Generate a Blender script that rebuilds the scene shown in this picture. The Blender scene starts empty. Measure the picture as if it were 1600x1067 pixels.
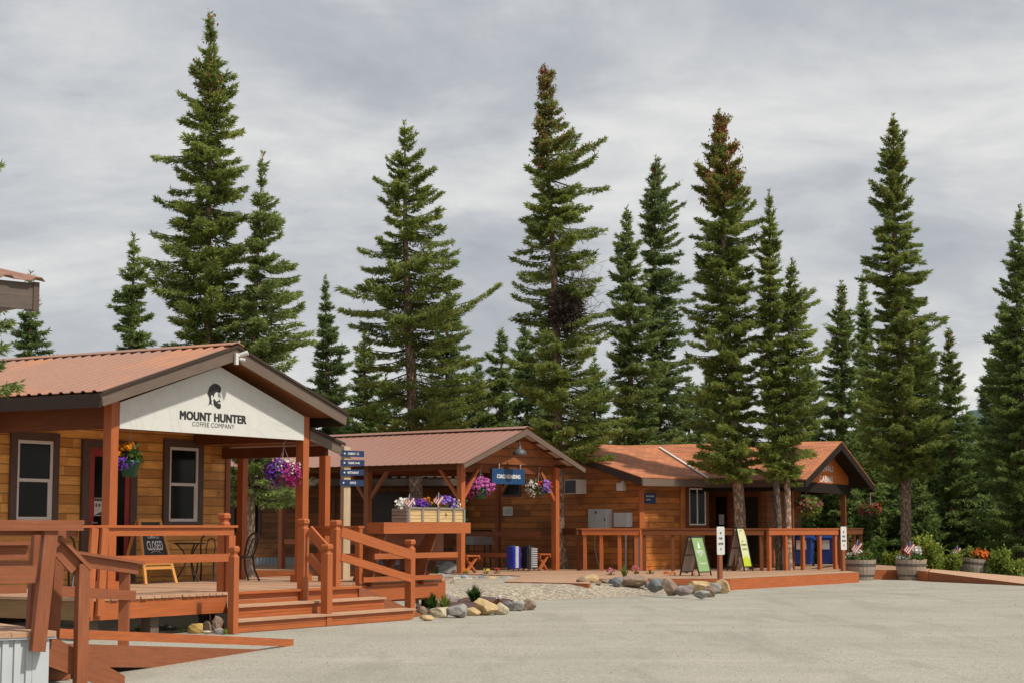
import bpy, bmesh, math, random
import numpy as np
from mathutils import Vector, Matrix
random.seed(7); rng=np.random.default_rng(11)
D=bpy.data; SC=bpy.context.scene; COL=SC.collection
# ---------------------------------------------------------------- camera model (used for measuring)
F=2800.;CX,CY=800.,533.5;H=1.6;HOR=821.
PIT=math.atan((HOR-CY)/F);cp,sp=math.cos(PIT),math.sin(PIT)
def ray(px,py):
    x=(px-CX)/F;y=(CY-py)/F
    return (x,cp-y*sp,sp+y*cp)
def gp(px,py,z=0.):
    d=ray(px,py);t=(z-H)/d[2];return Vector((d[0]*t,d[1]*t,z))
def at(px,py,Y):
    d=ray(px,py);t=Y/d[1];return Vector((d[0]*t,Y,H+d[2]*t))
class Fr:
    """local frame: u runs along a front wall, v runs back from it"""
    def __init__(s,o,a):
        s.o=(o[0],o[1]);s.rz=math.radians(90-a);a=math.radians(a)
        s.u=(math.sin(a),math.cos(a));s.v=(-math.cos(a),math.sin(a))
    def loc(s,P):
        x,y=P[0]-s.o[0],P[1]-s.o[1];return Vector((x*s.u[0]+y*s.u[1],x*s.v[0]+y*s.v[1],P[2]))
    def w(s,u,v,z=0):return Vector((s.o[0]+u*s.u[0]+v*s.v[0],s.o[1]+u*s.u[1]+v*s.v[1],z))
    def onv(s,px,py,v):
        d=ray(px,py);dv=d[0]*s.v[0]+d[1]*s.v[1];t=(v+s.o[0]*s.v[0]+s.o[1]*s.v[1])/dv
        return s.loc((d[0]*t,d[1]*t,H+d[2]*t))
    def onu(s,px,py,u):
        d=ray(px,py);dv=d[0]*s.u[0]+d[1]*s.u[1];t=(u+s.o[0]*s.u[0]+s.o[1]*s.u[1])/dv
        return s.loc((d[0]*t,d[1]*t,H+d[2]*t))
Fr.onz=lambda s,px,py,z: s.loc(gp(px,py,z))
WORLD=Fr((0,0),90)   # u=x, v=y
# ---------------------------------------------------------------- materials
MATS={}
def nm(name):
    m=D.materials.new(name);m.use_nodes=True;nt=m.node_tree
    b=nt.nodes['Principled BSDF'];MATS[name]=m
    return m,nt,b
def N(nt,t,**k):
    n=nt.nodes.new(t)
    for a,v in k.items():
        if a in n.inputs: n.inputs[a].default_value=v
        else: setattr(n,a,v)
    return n
def L(nt,a,b): nt.links.new(a,b)
def mixc(nt,f,a,b,mode='MIX'):
    n=nt.nodes.new('ShaderNodeMix');n.data_type='RGBA';n.blend_type=mode
    for i,x in ((0,f),(6,a),(7,b)):
        if hasattr(x,'is_linked') or hasattr(x,'links'): L(nt,x,n.inputs[i])
        elif i==0: n.inputs[0].default_value=x
        else: n.inputs[i].default_value=(*x[:3],1)
    return n.outputs[2]
def ramp(nt,src,stops):
    r=nt.nodes.new('ShaderNodeValToRGB');L(nt,src,r.inputs[0]);e=r.color_ramp.elements
    while len(e)<len(stops): e.new(.5)
    for q,(p,c) in zip(e,stops): q.position=p;q.color=(*c[:3],1) if hasattr(c,'__len__') else (c,c,c,1)
    return r.outputs[0]
def uvmap(nt,sx,sy,coord='UV',sz=1.):
    t=nt.nodes.new('ShaderNodeTexCoord');m=nt.nodes.new('ShaderNodeMapping');L(nt,t.outputs[coord],m.inputs[0])
    m.inputs['Scale'].default_value=(sx,sy,sz);return m.outputs[0]
def noise(nt,vec,scale,detail=4,rough=.6):
    n=N(nt,'ShaderNodeTexNoise',Scale=scale,Detail=detail,Roughness=rough);L(nt,vec,n.inputs['Vector']);return n.outputs['Fac']
def bump(nt,b,src,strength,dist):
    n=N(nt,'ShaderNodeBump',Strength=strength,Distance=dist);L(nt,src,n.inputs['Height']);L(nt,n.outputs[0],b.inputs['Normal'])
def sc(c,k): return tuple(min(1,x*k) for x in c)
def paintwood(name,c,rough=.62,var=.25,wear=None):
    m,nt,b=nm(name)
    g=noise(nt,uvmap(nt,1.2,22),1.6,5,.65); big=noise(nt,uvmap(nt,.9,1.6),1.3,3)
    col=mixc(nt,ramp(nt,g,[(.3,0),(.72,1)]),sc(c,1-var),sc(c,1+var))
    col=mixc(nt,ramp(nt,big,[(.35,0),(.75,.55)]),col,sc(c,.72))
    if wear:
        wn=noise(nt,uvmap(nt,2,9),3.5,6,.7)
        col=mixc(nt,ramp(nt,wn,[(.55,0),(.68,.7)]),col,wear)
    L(nt,col,b.inputs['Base Color']);b.inputs['Roughness'].default_value=rough
    bump(nt,b,g,.25,.004);return m
def logwall(name,c1,c2,bw=1.9,bh=.15,dark=.25,mort=.010,blot=.5,gr=.85):
    m,nt,b=nm(name)
    def mt(op,x,y=None,z=None):
        n=nt.nodes.new('ShaderNodeMath');n.operation=op
        for i,q in enumerate((x,y,z)):
            if q is None: continue
            if hasattr(q,'links'): L(nt,q,n.inputs[i])
            else: n.inputs[i].default_value=q
        return n.outputs[0]
    sx=nt.nodes.new('ShaderNodeSeparateXYZ');L(nt,uvmap(nt,1,1),sx.inputs[0]);U,V=sx.outputs[0],sx.outputs[1]
    rv=mt('DIVIDE',V,bh);row=mt('FLOOR',rv);fr=mt('FRACT',rv)
    wn=nt.nodes.new('ShaderNodeTexWhiteNoise');wn.noise_dimensions='1D';L(nt,row,wn.inputs['W'])
    uu=mt('DIVIDE',mt('ADD',U,mt('MULTIPLY',wn.outputs['Value'],7.3)),bw);seg=mt('FLOOR',uu);fu=mt('FRACT',uu)
    cb=nt.nodes.new('ShaderNodeCombineXYZ');L(nt,row,cb.inputs[0]);L(nt,seg,cb.inputs[1])
    w2=nt.nodes.new('ShaderNodeTexWhiteNoise');w2.noise_dimensions='2D';L(nt,cb.outputs[0],w2.inputs['Vector'])
    groove=ramp(nt,fr,[(0,1),(.05,.75),(.11,0),(.93,0),(1,.8)])
    joint=ramp(nt,fu,[(0,1),(.006/bw*2,0)])
    # grain shifted per board so that no two boards share it
    cg=nt.nodes.new('ShaderNodeCombineXYZ');L(nt,mt('ADD',U,mt('MULTIPLY',w2.outputs['Value'],31.)),cg.inputs[0]);L(nt,mt('MULTIPLY',V,15.),cg.inputs[1])
    g=noise(nt,cg.outputs[0],2.0,6,.68);big=noise(nt,uvmap(nt,1.0,2.2),1.0,4,.62);fine=noise(nt,uvmap(nt,5,60),3,4,.7)
    cg2=nt.nodes.new('ShaderNodeCombineXYZ');L(nt,mt('ADD',U,mt('MULTIPLY',w2.outputs['Value'],17.)),cg2.inputs[0]);L(nt,mt('MULTIPLY',V,2.2),cg2.inputs[1])
    kn=N(nt,'ShaderNodeTexVoronoi',Scale=1.9);L(nt,cg2.outputs[0],kn.inputs['Vector'])
    col=mixc(nt,w2.outputs['Value'],sc(c1,.82),sc(c2,1.12))
    col=mixc(nt,ramp(nt,g,[(.36,0),(.70,gr)]),col,mixc(nt,1,col,(.52,.42,.34),'MULTIPLY'))
    col=mixc(nt,ramp(nt,fine,[(.5,0),(.75,.35)]),col,sc(c1,.35))
    col=mixc(nt,ramp(nt,big,[(.48,0),(.70,blot)]),col,sc(c1,.34))
    col=mixc(nt,ramp(nt,kn.outputs['Distance'],[(.04,.9),(.10,0)]),col,sc(c1,.2))
    col=mixc(nt,mt('MULTIPLY',joint,.55),col,sc(c1,.2))
    col=mixc(nt,groove,col,sc(c1,.22))
    L(nt,col,b.inputs['Base Color']);b.inputs['Roughness'].default_value=.58
    bump(nt,b,groove,-.9,.03);return m
def shingle(name,c):
    m,nt,b=nm(name)
    br=N(nt,'ShaderNodeTexBrick',offset=.5);L(nt,uvmap(nt,1,1),br.inputs['Vector'])
    for k,v in (('Scale',1.),('Mortar Size',.012),('Mortar Smooth',.3),('Brick Width',.33),('Row Height',.16)): br.inputs[k].default_value=v
    br.inputs['Color1'].default_value=(*sc(c,.72),1);br.inputs['Color2'].default_value=(*sc(c,1.3),1);br.inputs['Mortar'].default_value=(*sc(c,.3),1)
    n1=noise(nt,uvmap(nt,1,1),60,3);n2=noise(nt,uvmap(nt,.5,.8),1.6,4)
    col=mixc(nt,ramp(nt,n1,[(.3,0),(.7,.5)]),br.outputs['Color'],sc(c,.6))
    col=mixc(nt,ramp(nt,n2,[(.4,0),(.75,.6)]),col,sc(c,.55))
    L(nt,col,b.inputs['Base Color']);b.inputs['Roughness'].default_value=.85
    bump(nt,b,br.outputs['Fac'],-.6,.015);return m
def metalroof(name,c,rust=None):
    m,nt,b=nm(name)
    n1=noise(nt,uvmap(nt,1,1,'Object'),.55,5,.6);n2=noise(nt,uvmap(nt,6,1,'Object'),2.5,4)
    n3=noise(nt,uvmap(nt,1,1,'Object'),26,3,.7)
    col=mixc(nt,ramp(nt,n2,[(.3,0),(.7,.6)]),c,sc(c,.80))
    if rust: col=mixc(nt,ramp(nt,n1,[(.52,0),(.66,.65)]),col,rust)
    col=mixc(nt,ramp(nt,n3,[(.66,0),(.74,.5)]),col,sc(c,.45))
    L(nt,col,b.inputs['Base Color']);b.inputs['Roughness'].default_value=.48;b.inputs['Metallic'].default_value=0.0
    return m
def plain(name,c,rough=.5,var=.15,scale=6,metal=0,coord='Object',spec=None):
    m,nt,b=nm(name);n=noise(nt,uvmap(nt,1,1,coord),scale,4)
    col=mixc(nt,ramp(nt,n,[(.3,0),(.7,1)]),sc(c,1-var),sc(c,1+var))
    L(nt,col,b.inputs['Base Color']);b.inputs['Roughness'].default_value=rough;b.inputs['Metallic'].default_value=metal
    if spec is not None: b.inputs['Specular IOR Level'].default_value=spec
    return m
def leafmat(name,cd,cl,rough=.55,trans=.45,zone=None):
    m,nt,b=nm(name)
    g=nt.nodes.new('ShaderNodeNewGeometry');n=noise(nt,uvmap(nt,1,1,'Object'),1.7,4)
    r=N(nt,'ShaderNodeMath',operation='MULTIPLY_ADD');L(nt,g.outputs['Random Per Island'],r.inputs[0]);r.inputs[1].default_value=.42
    s=N(nt,'ShaderNodeMath',operation='MULTIPLY_ADD');L(nt,n,s.inputs[0]);s.inputs[1].default_value=1.25;s.inputs[2].default_value=-.36
    L(nt,s.outputs[0],r.inputs[2])
    col=mixc(nt,ramp(nt,r.outputs[0],[(.1,0),(.95,1)]),cd,cl)
    L(nt,col,b.inputs['Base Color']);b.inputs['Roughness'].default_value=rough;b.inputs['Specular IOR Level'].default_value=.3
    t=nt.nodes.new('ShaderNodeBsdfTranslucent');L(nt,col,t.inputs[0]);mx=nt.nodes.new('ShaderNodeMixShader');mx.inputs[0].default_value=trans
    o=nt.nodes['Material Output'];L(nt,b.outputs[0],mx.inputs[1]);L(nt,t.outputs[0],mx.inputs[2]);L(nt,mx.outputs[0],o.inputs[0]);return m
def rockmat(name,c):
    m,nt,b=nm(name);v=uvmap(nt,1,1,'Object')
    n=noise(nt,v,7,6,.7);n2=noise(nt,v,28,4,.7)
    col=mixc(nt,ramp(nt,n,[(.3,0),(.7,1)]),sc(c,.6),sc(c,1.25));col=mixc(nt,ramp(nt,n2,[(.5,0),(.75,.6)]),col,sc(c,.4))
    L(nt,col,b.inputs['Base Color']);b.inputs['Roughness'].default_value=.85;bump(nt,b,n2,.5,.02);return m
def gravelmat(name,c,peb,scale,contrast,tint):
    m,nt,b=nm(name);v=uvmap(nt,1,1,'Object')
    vo=N(nt,'ShaderNodeTexVoronoi',Scale=scale);L(nt,v,vo.inputs['Vector'])
    n=noise(nt,v,.35,5,.6);n2=noise(nt,v,scale*.55,4,.75);n3=noise(nt,uvmap(nt,.35,1.3,'Object'),.55,4,.6)
    hs=N(nt,'ShaderNodeSeparateColor');L(nt,vo.outputs['Color'],hs.inputs[0])
    col=mixc(nt,ramp(nt,hs.outputs[0],[(0,0),(1,1)]),sc(c,1-contrast),sc(c,1+contrast))
    col=mixc(nt,ramp(nt,hs.outputs[1],[(peb,0),(peb+.02,.8)]),col,tint)
    col=mixc(nt,ramp(nt,n2,[(.45,0),(.75,.55)]),col,sc(c,.6))
    col=mixc(nt,ramp(nt,n,[(.42,0),(.68,.45)]),col,sc(c,.74))
    col=mixc(nt,ramp(nt,n3,[(.5,0),(.72,.45)]),col,sc(c,1.2))
    n4=noise(nt,uvmap(nt,.9,.16,'Object'),1.1,5,.65);col=mixc(nt,ramp(nt,n4,[(.52,0),(.62,.38)]),col,sc(c,.62))
    sp=nt.nodes.new('ShaderNodeVectorMath');sp.operation='DISTANCE';L(nt,v,sp.inputs[0])
    if scale>40:   # faint wheel tracks sweeping across the lot
        for cxy,r0 in (((38,72,0),41.0),((38,72,0),42.7),((-30,95,0),63.5),((-30,95,0),65.3),((60,10,0),49.)):
            sp=nt.nodes.new('ShaderNodeVectorMath');sp.operation='DISTANCE';L(nt,v,sp.inputs[0]);sp.inputs[1].default_value=cxy
            a=nt.nodes.new('ShaderNodeMath');a.operation='SUBTRACT';L(nt,sp.outputs['Value'],a.inputs[0]);a.inputs[1].default_value=r0
            b_=nt.nodes.new('ShaderNodeMath');b_.operation='ABSOLUTE';L(nt,a.outputs[0],b_.inputs[0])
            mk=ramp(nt,b_.outputs[0],[(.06,.5),(.34,0)]);m_=nt.nodes.new('ShaderNodeMath');m_.operation='MULTIPLY';L(nt,mk,m_.inputs[0]);L(nt,n2,m_.inputs[1])
            col=mixc(nt,m_.outputs[0],col,sc(c,.58))
    n5=noise(nt,v,3.1,5,.8);col=mixc(nt,ramp(nt,n5,[(.58,0),(.7,.4)]),col,sc(c,.68))
    L(nt,col,b.inputs['Base Color']);b.inputs['Roughness'].default_value=.95;b.inputs['Specular IOR Level'].default_value=.2
    bump(nt,b,vo.outputs['Distance'],.5,.03 if scale<40 else .012);return m
STAIN=(.40,.101,.022)
M={}
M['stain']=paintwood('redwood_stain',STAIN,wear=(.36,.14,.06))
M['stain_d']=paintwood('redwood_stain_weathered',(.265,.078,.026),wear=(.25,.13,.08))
M['deckboard']=paintwood('worn_deck_board',(.45,.265,.16),rough=.8,wear=(.50,.38,.27))
M['fascia']=paintwood('brown_grey_fascia',(.14,.10,.074),rough=.7)
M['fascia_d']=paintwood('dark_and_shaded_fascia',(.06,.042,.034),rough=.7)  # dark trim; also puts shade into the colour of boards turned from the sun
M['trim']=paintwood('brown_trim',(.095,.058,.045),rough=.6)
M['fascia_shade']=paintwood('tree_shaded_fascia',(.024,.017,.014),rough=.7)  # shaded copy of the brown fascia, tree shade put into the colour
M['rough_board']=paintwood('rough_weathered_board',(.27,.155,.065),rough=.8,wear=(.16,.09,.05))
M['pale_panel']=plain('pale_roof_underside',(.50,.42,.36),.6,.08)
M['soffit']=paintwood('soffit_wood',(.42,.14,.035),rough=.6)
M['beam_d']=paintwood('dark_beam_and_shaded_rail',(.16,.055,.022),rough=.6)  # dark beams; also stands in for tree shade on the red boardwalk rail
M['coffeewall']=logwall('honey_log_siding',(.72,.325,.060),(.88,.47,.115),.95,.165,blot=.55,gr=.6)
M['lodgewall']=logwall('amber_log_siding',(.36,.115,.017),(.55,.20,.033),2.6,.19,blot=.85)
M['gableboard']=logwall('stained_gable_board',(.24,.075,.017),(.36,.125,.030),3.2,.24,blot=.85)
M['cabinwall']=logwall('dark_log_siding',(.20,.07,.018),(.30,.115,.030),2.4,.17,blot=.75)
M['orangeboard']=paintwood('orange_gable_board',(.55,.14,.018),var=.12)
M['metal']=metalroof('corrugated_roof',(.315,.160,.105),(.44,.175,.065))
M['metal2']=metalroof('ribbed_roof',(.31,.155,.112))
M['shingle']=shingle('red_shingle',(.48,.17,.07))
M['white']=plain('white_paint',(.60,.60,.565),.5,.05)
M['frame']=plain('window_frame',(.68,.67,.65),.45,.06)
M['skirt']=plain('white_skirting',(.47,.50,.52),.45,.07,3)
M['skirt_g']=plain('grey_skirting',(.33,.36,.38),.45,.1,3)
M['glass']=plain('dark_glass',(.010,.012,.010),.10,.5,1.2,spec=.14)
M['black']=plain('black_metal',(.018,.017,.018),.4,.2)
M['ink']=plain('black_ink',(.022,.021,.021),.6,.1)
M['inkline']=plain('grey_contour_ink',(.56,.56,.53),.7,.03)
M['navy']=plain('navy_sign',(.008,.030,.095),.5,.1)
M['blue']=plain('coach_sign_blue',(.008,.05,.14),.5,.08)
M['lettering']=plain('white_lettering',(.8,.8,.78),.5,.03)
M['postwood']=paintwood('peeled_post_wood',(.56,.42,.26),rough=.75,wear=(.42,.27,.13))
M['boxwood']=paintwood('planter_box_wood',(.62,.42,.19),rough=.8,wear=(.36,.27,.18))
M['greywood']=paintwood('grey_weathered_wood',(.27,.225,.19),rough=.85,wear=(.18,.15,.13))
M['barrelwood']=paintwood('barrel_stave',(.34,.27,.21),rough=.85,wear=(.22,.16,.12))
M['hoop']=plain('barrel_hoop',(.09,.075,.065),.55,.3)
M['pinewood']=paintwood('varnished_pine',(.62,.30,.075),rough=.45,var=.12)
M['chalk']=plain('chalkboard',(.030,.034,.038),.7,.25,3)
M['red']=plain('red_door_paint',(.30,.018,.014),.45,.12)
M['grey']=plain('grey_cabinet',(.42,.45,.45),.45,.06)
M['grey2']=plain('light_grey_cabinet',(.52,.55,.56),.45,.06)
M['dgrey']=plain('dark_grey_plastic',(.07,.07,.072),.5,.15)
M['binblue']=plain('blue_plastic',(.008,.04,.20),.42,.1)
M['paper']=plain('paper_notice',(.62,.58,.55),.8,.08)
M['pot']=plain('green_plastic_pot',(.008,.11,.065),.4,.1)
M['wire']=plain('hanger_wire',(.30,.27,.24),.45,.1)
M['signgreen']=plain('sage_green_panel',(.20,.33,.125),.55,.06)
M['signlime']=plain('pale_lime_panel',(.56,.60,.34),.55,.05)
M['lime']=plain('lime_hill_print',(.42,.50,.02),.55,.08)
M['mauve']=plain('sign_back_panel',(.42,.35,.33),.6,.06)
M['steel']=plain('silver_trim',(.55,.55,.56),.3,.1,6,.6)
M['caseblue']=plain('blue_suitcase_shell',(.02,.035,.42),.35,.1)
M['casegrey']=plain('silver_suitcase_shell',(.42,.42,.44),.35,.08)
M['mulch']=plain('bark_mulch',(.075,.036,.026),.95,.6,30)
M['forest']=plain('forest_floor',(.060,.066,.028),.95,.5,1.2)
M['hill']=plain('far_hillside',(.050,.090,.080),.95,.55,.06)
M['lot']=gravelmat('packed_gravel',(.335,.315,.262),.968,46,.24,(.16,.145,.12))
M['pebble']=gravelmat('loose_pebbles',(.35,.30,.23),.80,19,.55,(.13,.11,.09))
M['bark']=None
def barkmat(name,c,c2):
    m,nt,b=nm(name);v=uvmap(nt,1,1,'Object',.45)
    n=noise(nt,v,14,5,.7);vo=N(nt,'ShaderNodeTexVoronoi',Scale=16);L(nt,v,vo.inputs['Vector'])
    col=mixc(nt,ramp(nt,n,[(.38,0),(.62,1)]),c,c2);col=mixc(nt,ramp(nt,vo.outputs['Distance'],[(.3,0),(.6,.8)]),col,sc(c,.35))
    L(nt,col,b.inputs['Base Color']);b.inputs['Roughness'].default_value=.9;bump(nt,b,vo.outputs['Distance'],.8,.03);return m
M['bark']=barkmat('spruce_bark',(.30,.195,.135),(.50,.33,.235))
M['bark_d']=barkmat('dark_spruce_bark',(.10,.072,.055),(.17,.12,.09))
M['spruce']=leafmat('spruce_needles',(.044,.090,.024),(.385,.48,.14))
M['spruce_y']=leafmat('yellow_green_spruce_needles',(.046,.088,.019),(.46,.52,.125))
M['spruce_l']=leafmat('fresh_sunlit_needles',(.07,.12,.03),(.46,.54,.17))  # fresh growth colour, lightened further to stand for sunlight on the crown
M['spruce_b']=leafmat('blue_green_spruce_needles',(.042,.088,.026),(.34,.435,.145))
M['cones']=leafmat('spruce_cones',(.16,.055,.020),(.32,.115,.045),trans=.1)
M['broom']=leafmat('dead_twigs',(.022,.014,.010),(.075,.050,.034),trans=0)
M['grass']=leafmat('dark_grass_blade',(.022,.060,.010),(.085,.155,.022))
M['lgrass']=leafmat('light_grass_blade',(.11,.17,.03),(.30,.36,.08))
M['leaf']=leafmat('garden_leaf',(.03,.07,.012),(.14,.22,.035))
M['shrub']=leafmat('yellow_green_shrub_leaf',(.10,.16,.02),(.42,.46,.08))
M['dshrub']=leafmat('dark_shrub_leaf',(.030,.064,.016),(.18,.25,.06))
def petal(n,c): M[n]=leafmat(n,sc(c,.6),sc(c,1.15),trans=.2)
petal('orange_petal',(.80,.30,.005));petal('purple_petal',(.15,.035,.38));petal('magenta_petal',(.36,.018,.17));petal('pink_petal',(.56,.11,.42))
petal('white_petal',(.78,.76,.70));petal('red_petal',(.55,.03,.012));petal('violet_petal',(.27,.16,.62));petal('deeporange_petal',(.72,.16,.01));petal('yellow_petal',(.72,.50,.03));petal('crimson_petal',(.36,.02,.06))
RC={'tan':(.48,.34,.17),'cream':(.50,.43,.29),'grey':(.30,.29,.27),'slate':(.17,.18,.19),'brown':(.25,.175,.12),'mauve':(.26,.21,.20),'yellow':(.48,.32,.09),'blue':(.27,.31,.34)}
for k,c in RC.items(): M['rock_'+k]=rockmat(k+'_stone',c)
for k_ in ('fascia_shade','fascia_d','beam_d'): M[k_].node_tree.nodes['Principled BSDF'].inputs['Specular IOR Level'].default_value=.12
# ---------------------------------------------------------------- mesh builder
class MB:
    def __init__(s): s.v=[];s.f=[];s.uv=[]
    def face(s,idx,mode='long',off=None):
        P=[Vector(s.v[i]) for i in idx]
        n=Vector((0,0,0))
        for i in range(len(P)): n+=P[i].cross(P[(i+1)%len(P)])
        n.normalize() if n.length>1e-12 else None
        if mode=='wall' :
            U=Vector((n.y*-1,n.x,0)) if abs(n.z)<.98 else Vector((1,0,0))
            if U.length<1e-6: U=Vector((1,0,0))
            U.normalize();V=n.cross(U)
            if abs(n.z)<.98 and V.z<0: V=-V
        elif mode=='x':
            U=Vector((1,0,0));U=(U-n*U.dot(n));U=U.normalized() if U.length>.1 else Vector((0,1,0));V=n.cross(U)
        else:
            e=max(((P[(i+1)%len(P)]-P[i]) for i in range(len(P))),key=lambda q:q.length);U=e.normalized();V=n.cross(U)
        o=off or (0,0)
        s.f.append(tuple(idx));s.uv.append([(p.dot(U)+o[0],p.dot(V)+o[1]) for p in P])
    def add(s,pts,faces,mode='long'):
        b=len(s.v);s.v.extend([tuple(p) for p in pts]);o=(random.random()*9,random.random()*9) if mode!='wall' else (0,0)
        for f in faces: s.face([b+i for i in f],mode,o)
    BF=[(0,3,2,1),(4,5,6,7),(0,1,5,4),(1,2,6,5),(2,3,7,6),(3,0,4,7)]
    def hexa(s,p8,mode='long'): s.add(p8,s.BF,mode)
    def box(s,x0,x1,y0,y1,z0,z1,mode='long'):
        s.hexa([(x0,y0,z0),(x1,y0,z0),(x1,y1,z0),(x0,y1,z0),(x0,y0,z1),(x1,y0,z1),(x1,y1,z1),(x0,y1,z1)],mode)
    def cbox(s,c,sx,sy,sz,rz=0,mode='long'):
        ca,sa=math.cos(rz),math.sin(rz);p=[]
        for z in (-1,1):
            for x,y in ((-1,-1),(1,-1),(1,1),(-1,1)):
                a,b=x*sx/2,y*sy/2;p.append((c[0]+a*ca-b*sa,c[1]+a*sa+b*ca,c[2]+z*sz/2))
        s.hexa(p,mode)
    def beam(s,a,b,w,h,up=(0,0,1)):
        a,b=Vector(a),Vector(b);d=(b-a).normalized();up=Vector(up)
        x=d.cross(up)
        if x.length<1e-4: x=d.cross(Vector((0,1,0)))
        x.normalize();y=x.cross(d).normalized();X=x*w/2;Y=y*h/2
        s.hexa([a-X-Y,a+X-Y,b+X-Y,b-X-Y,a-X+Y,a+X+Y,b+X+Y,b-X+Y])
    def prism(s,poly,ext,mode='long'):
        poly=[Vector(p) for p in poly];ext=Vector(ext);n=len(poly)
        nn=Vector((0,0,0))
        for i in range(n): nn+=poly[i].cross(poly[(i+1)%n])
        if nn.dot(ext)>0: poly=poly[::-1]
        s.add(poly+[p+ext for p in poly],[tuple(range(n)),tuple(range(2*n-1,n-1,-1))]+[(i,n+i,n+(i+1)%n,(i+1)%n)[::-1] for i in range(n)],mode)
    def cyl(s,a,b,r0,r1=None,n=8,cap=True):
        a,b=Vector(a),Vector(b);r1=r0 if r1 is None else r1;d=(b-a).normalized();x=d.orthogonal().normalized();y=d.cross(x)
        P=[a+(x*math.cos(2*math.pi*i/n)+y*math.sin(2*math.pi*i/n))*r0 for i in range(n)]+[b+(x*math.cos(2*math.pi*i/n)+y*math.sin(2*math.pi*i/n))*r1 for i in range(n)]
        fs=[(i,(i+1)%n,n+(i+1)%n,n+i) for i in range(n)]
        if cap: fs+=[tuple(range(n))[::-1],tuple(range(n,2*n))]
        s.add(P,fs)
    def tube(s,pts,r,n=6):
        for a,b in zip(pts[:-1],pts[1:]): s.cyl(a,b,r,r,n)
    def lathe(s,c,prof,n=20,mode='long'):
        c=Vector(c);P=[];k=len(prof)
        for r,z in prof:
            for i in range(n): P.append(c+Vector((r*math.cos(2*math.pi*i/n),r*math.sin(2*math.pi*i/n),z)))
        fs=[(j*n+i,j*n+(i+1)%n,(j+1)*n+(i+1)%n,(j+1)*n+i) for j in range(k-1) for i in range(n)]
        s.add(P,fs,mode)
    def disc(s,c,r,nrm,k=5,squash=1):
        c=Vector(c);nrm=Vector(nrm).normalized();x=nrm.orthogonal().normalized();y=nrm.cross(x);a0=random.random()*6
        P=[c+(x*math.cos(a0+2*math.pi*i/k)+y*math.sin(a0+2*math.pi*i/k)*squash)*r for i in range(k)]
        s.add(P,[tuple(range(k))])
    def build(s,name,mat,parent=None,smooth=False,loc=None,rz=0):
        me=D.meshes.new(name);me.from_pydata(s.v,[],s.f);
        uvl=me.uv_layers.new(name='UVMap');fl=[c for f in s.uv for p in f for c in p]
        uvl.data.foreach_set('uv',fl);me.materials.append(mat if not isinstance(mat,str) else M[mat])
        if smooth: me.polygons.foreach_set('use_smooth',[True]*len(me.polygons))
        me.update();o=D.objects.new(name,me);COL.objects.link(o)
        if parent: o.parent=parent
        if loc is not None: o.location=loc;o.rotation_euler=(0,0,rz)
        return o
def tag(o,label=None,cat=None,group=None,kind=None):
    if label:o['label']=label
    if cat:o['category']=cat
    if group:o['group']=group
    if kind:o['kind']=kind
    return o
def thing(name,label,cat,loc=(0,0,0),rz=0,group=None):
    o=D.objects.new(name,None);COL.objects.link(o);o.location=loc;o.rotation_euler=(0,0,rz);o.empty_display_size=.1
    return tag(o,label,cat,group)
def fthing(name,label,cat,fr,u=0,v=0,z=0,group=None): return thing(name,label,cat,fr.w(u,v,z),fr.rz,group)
def dup(root,loc,rz,label,group=None):
    r=root.copy();COL.objects.link(r);r.location=loc;r.rotation_euler=(0,0,rz);r['label']=label
    if group:r['group']=group
    for ch in list(root.children):
        c=ch.copy();COL.objects.link(c);c.parent=r
        for g in ch.children:
            d=g.copy();COL.objects.link(d);d.parent=c
    return r
def struct(mb,name,mat,kind='structure',**k): return tag(mb.build(name,mat,**k),kind=kind)
# text as mesh: returns (verts2d, faces) scaled to height h; width fitted if w
def textgeo(txt,h,w=None,bold=0.):
    c=D.curves.new('t','FONT');c.body=txt;c.size=1;c.resolution_u=3;c.space_character=1.06
    o=D.objects.new('t',c);COL.objects.link(o);bpy.context.view_layer.update()
    me=D.meshes.new_from_object(o.evaluated_get(bpy.context.evaluated_depsgraph_get()))
    P=np.array([v.co[:2] for v in me.vertices]);fs=[tuple(p.vertices) for p in me.polygons]
    D.objects.remove(o);D.curves.remove(c);D.meshes.remove(me)
    lo,hi=P.min(0),P.max(0);P=P-(lo+hi)/2;s=h/(hi[1]-lo[1]);sx=s if w is None else w/(hi[0]-lo[0])
    return P*np.array([sx,s]),fs
def put_text(mb,txt,o,X,Y,h,w=None,bold=0.,shear=0):
    o,X,Y=Vector(o),Vector(X).normalized(),Vector(Y).normalized();b=bold*h*1.3;nn=X.cross(Y)
    P,fs=textgeo(txt,h-b,None if w is None else w-2*b)
    for k,(dx,dy) in enumerate(((0,0),(-b,-b*.5),(b,b*.5),(-b,b*.5),(b,-b*.5)) if bold else ((0,0),)): mb.add([o+X*(p[0]+shear*p[1]+dx)+Y*(p[1]+dy)+nn*(.0004*k) for p in P],fs)
def put_poly(mb,pts,o,X,Y,s=1):
    o,X,Y=Vector(o),Vector(X).normalized(),Vector(Y).normalized();P=[o+X*(x*s)+Y*(y*s) for x,y in pts]
    mb.add(P,[tuple(range(len(P)))])
def line2d(mb,pts,o,X,Y,wd):
    o,X,Y=Vector(o),Vector(X).normalized(),Vector(Y).normalized()
    for (x0,y0),(x1,y1) in zip(pts[:-1],pts[1:]):
        l=math.hypot(x1-x0,y1-y0) or 1;nx,ny=-(y1-y0)/l*wd/2,(x1-x0)/l*wd/2
        mb.add([o+X*(x0+nx)+Y*(y0+ny),o+X*(x0-nx)+Y*(y0-ny),o+X*(x1-nx)+Y*(y1-ny),o+X*(x1+nx)+Y*(y1+ny)],[(0,1,2,3)])
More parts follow.
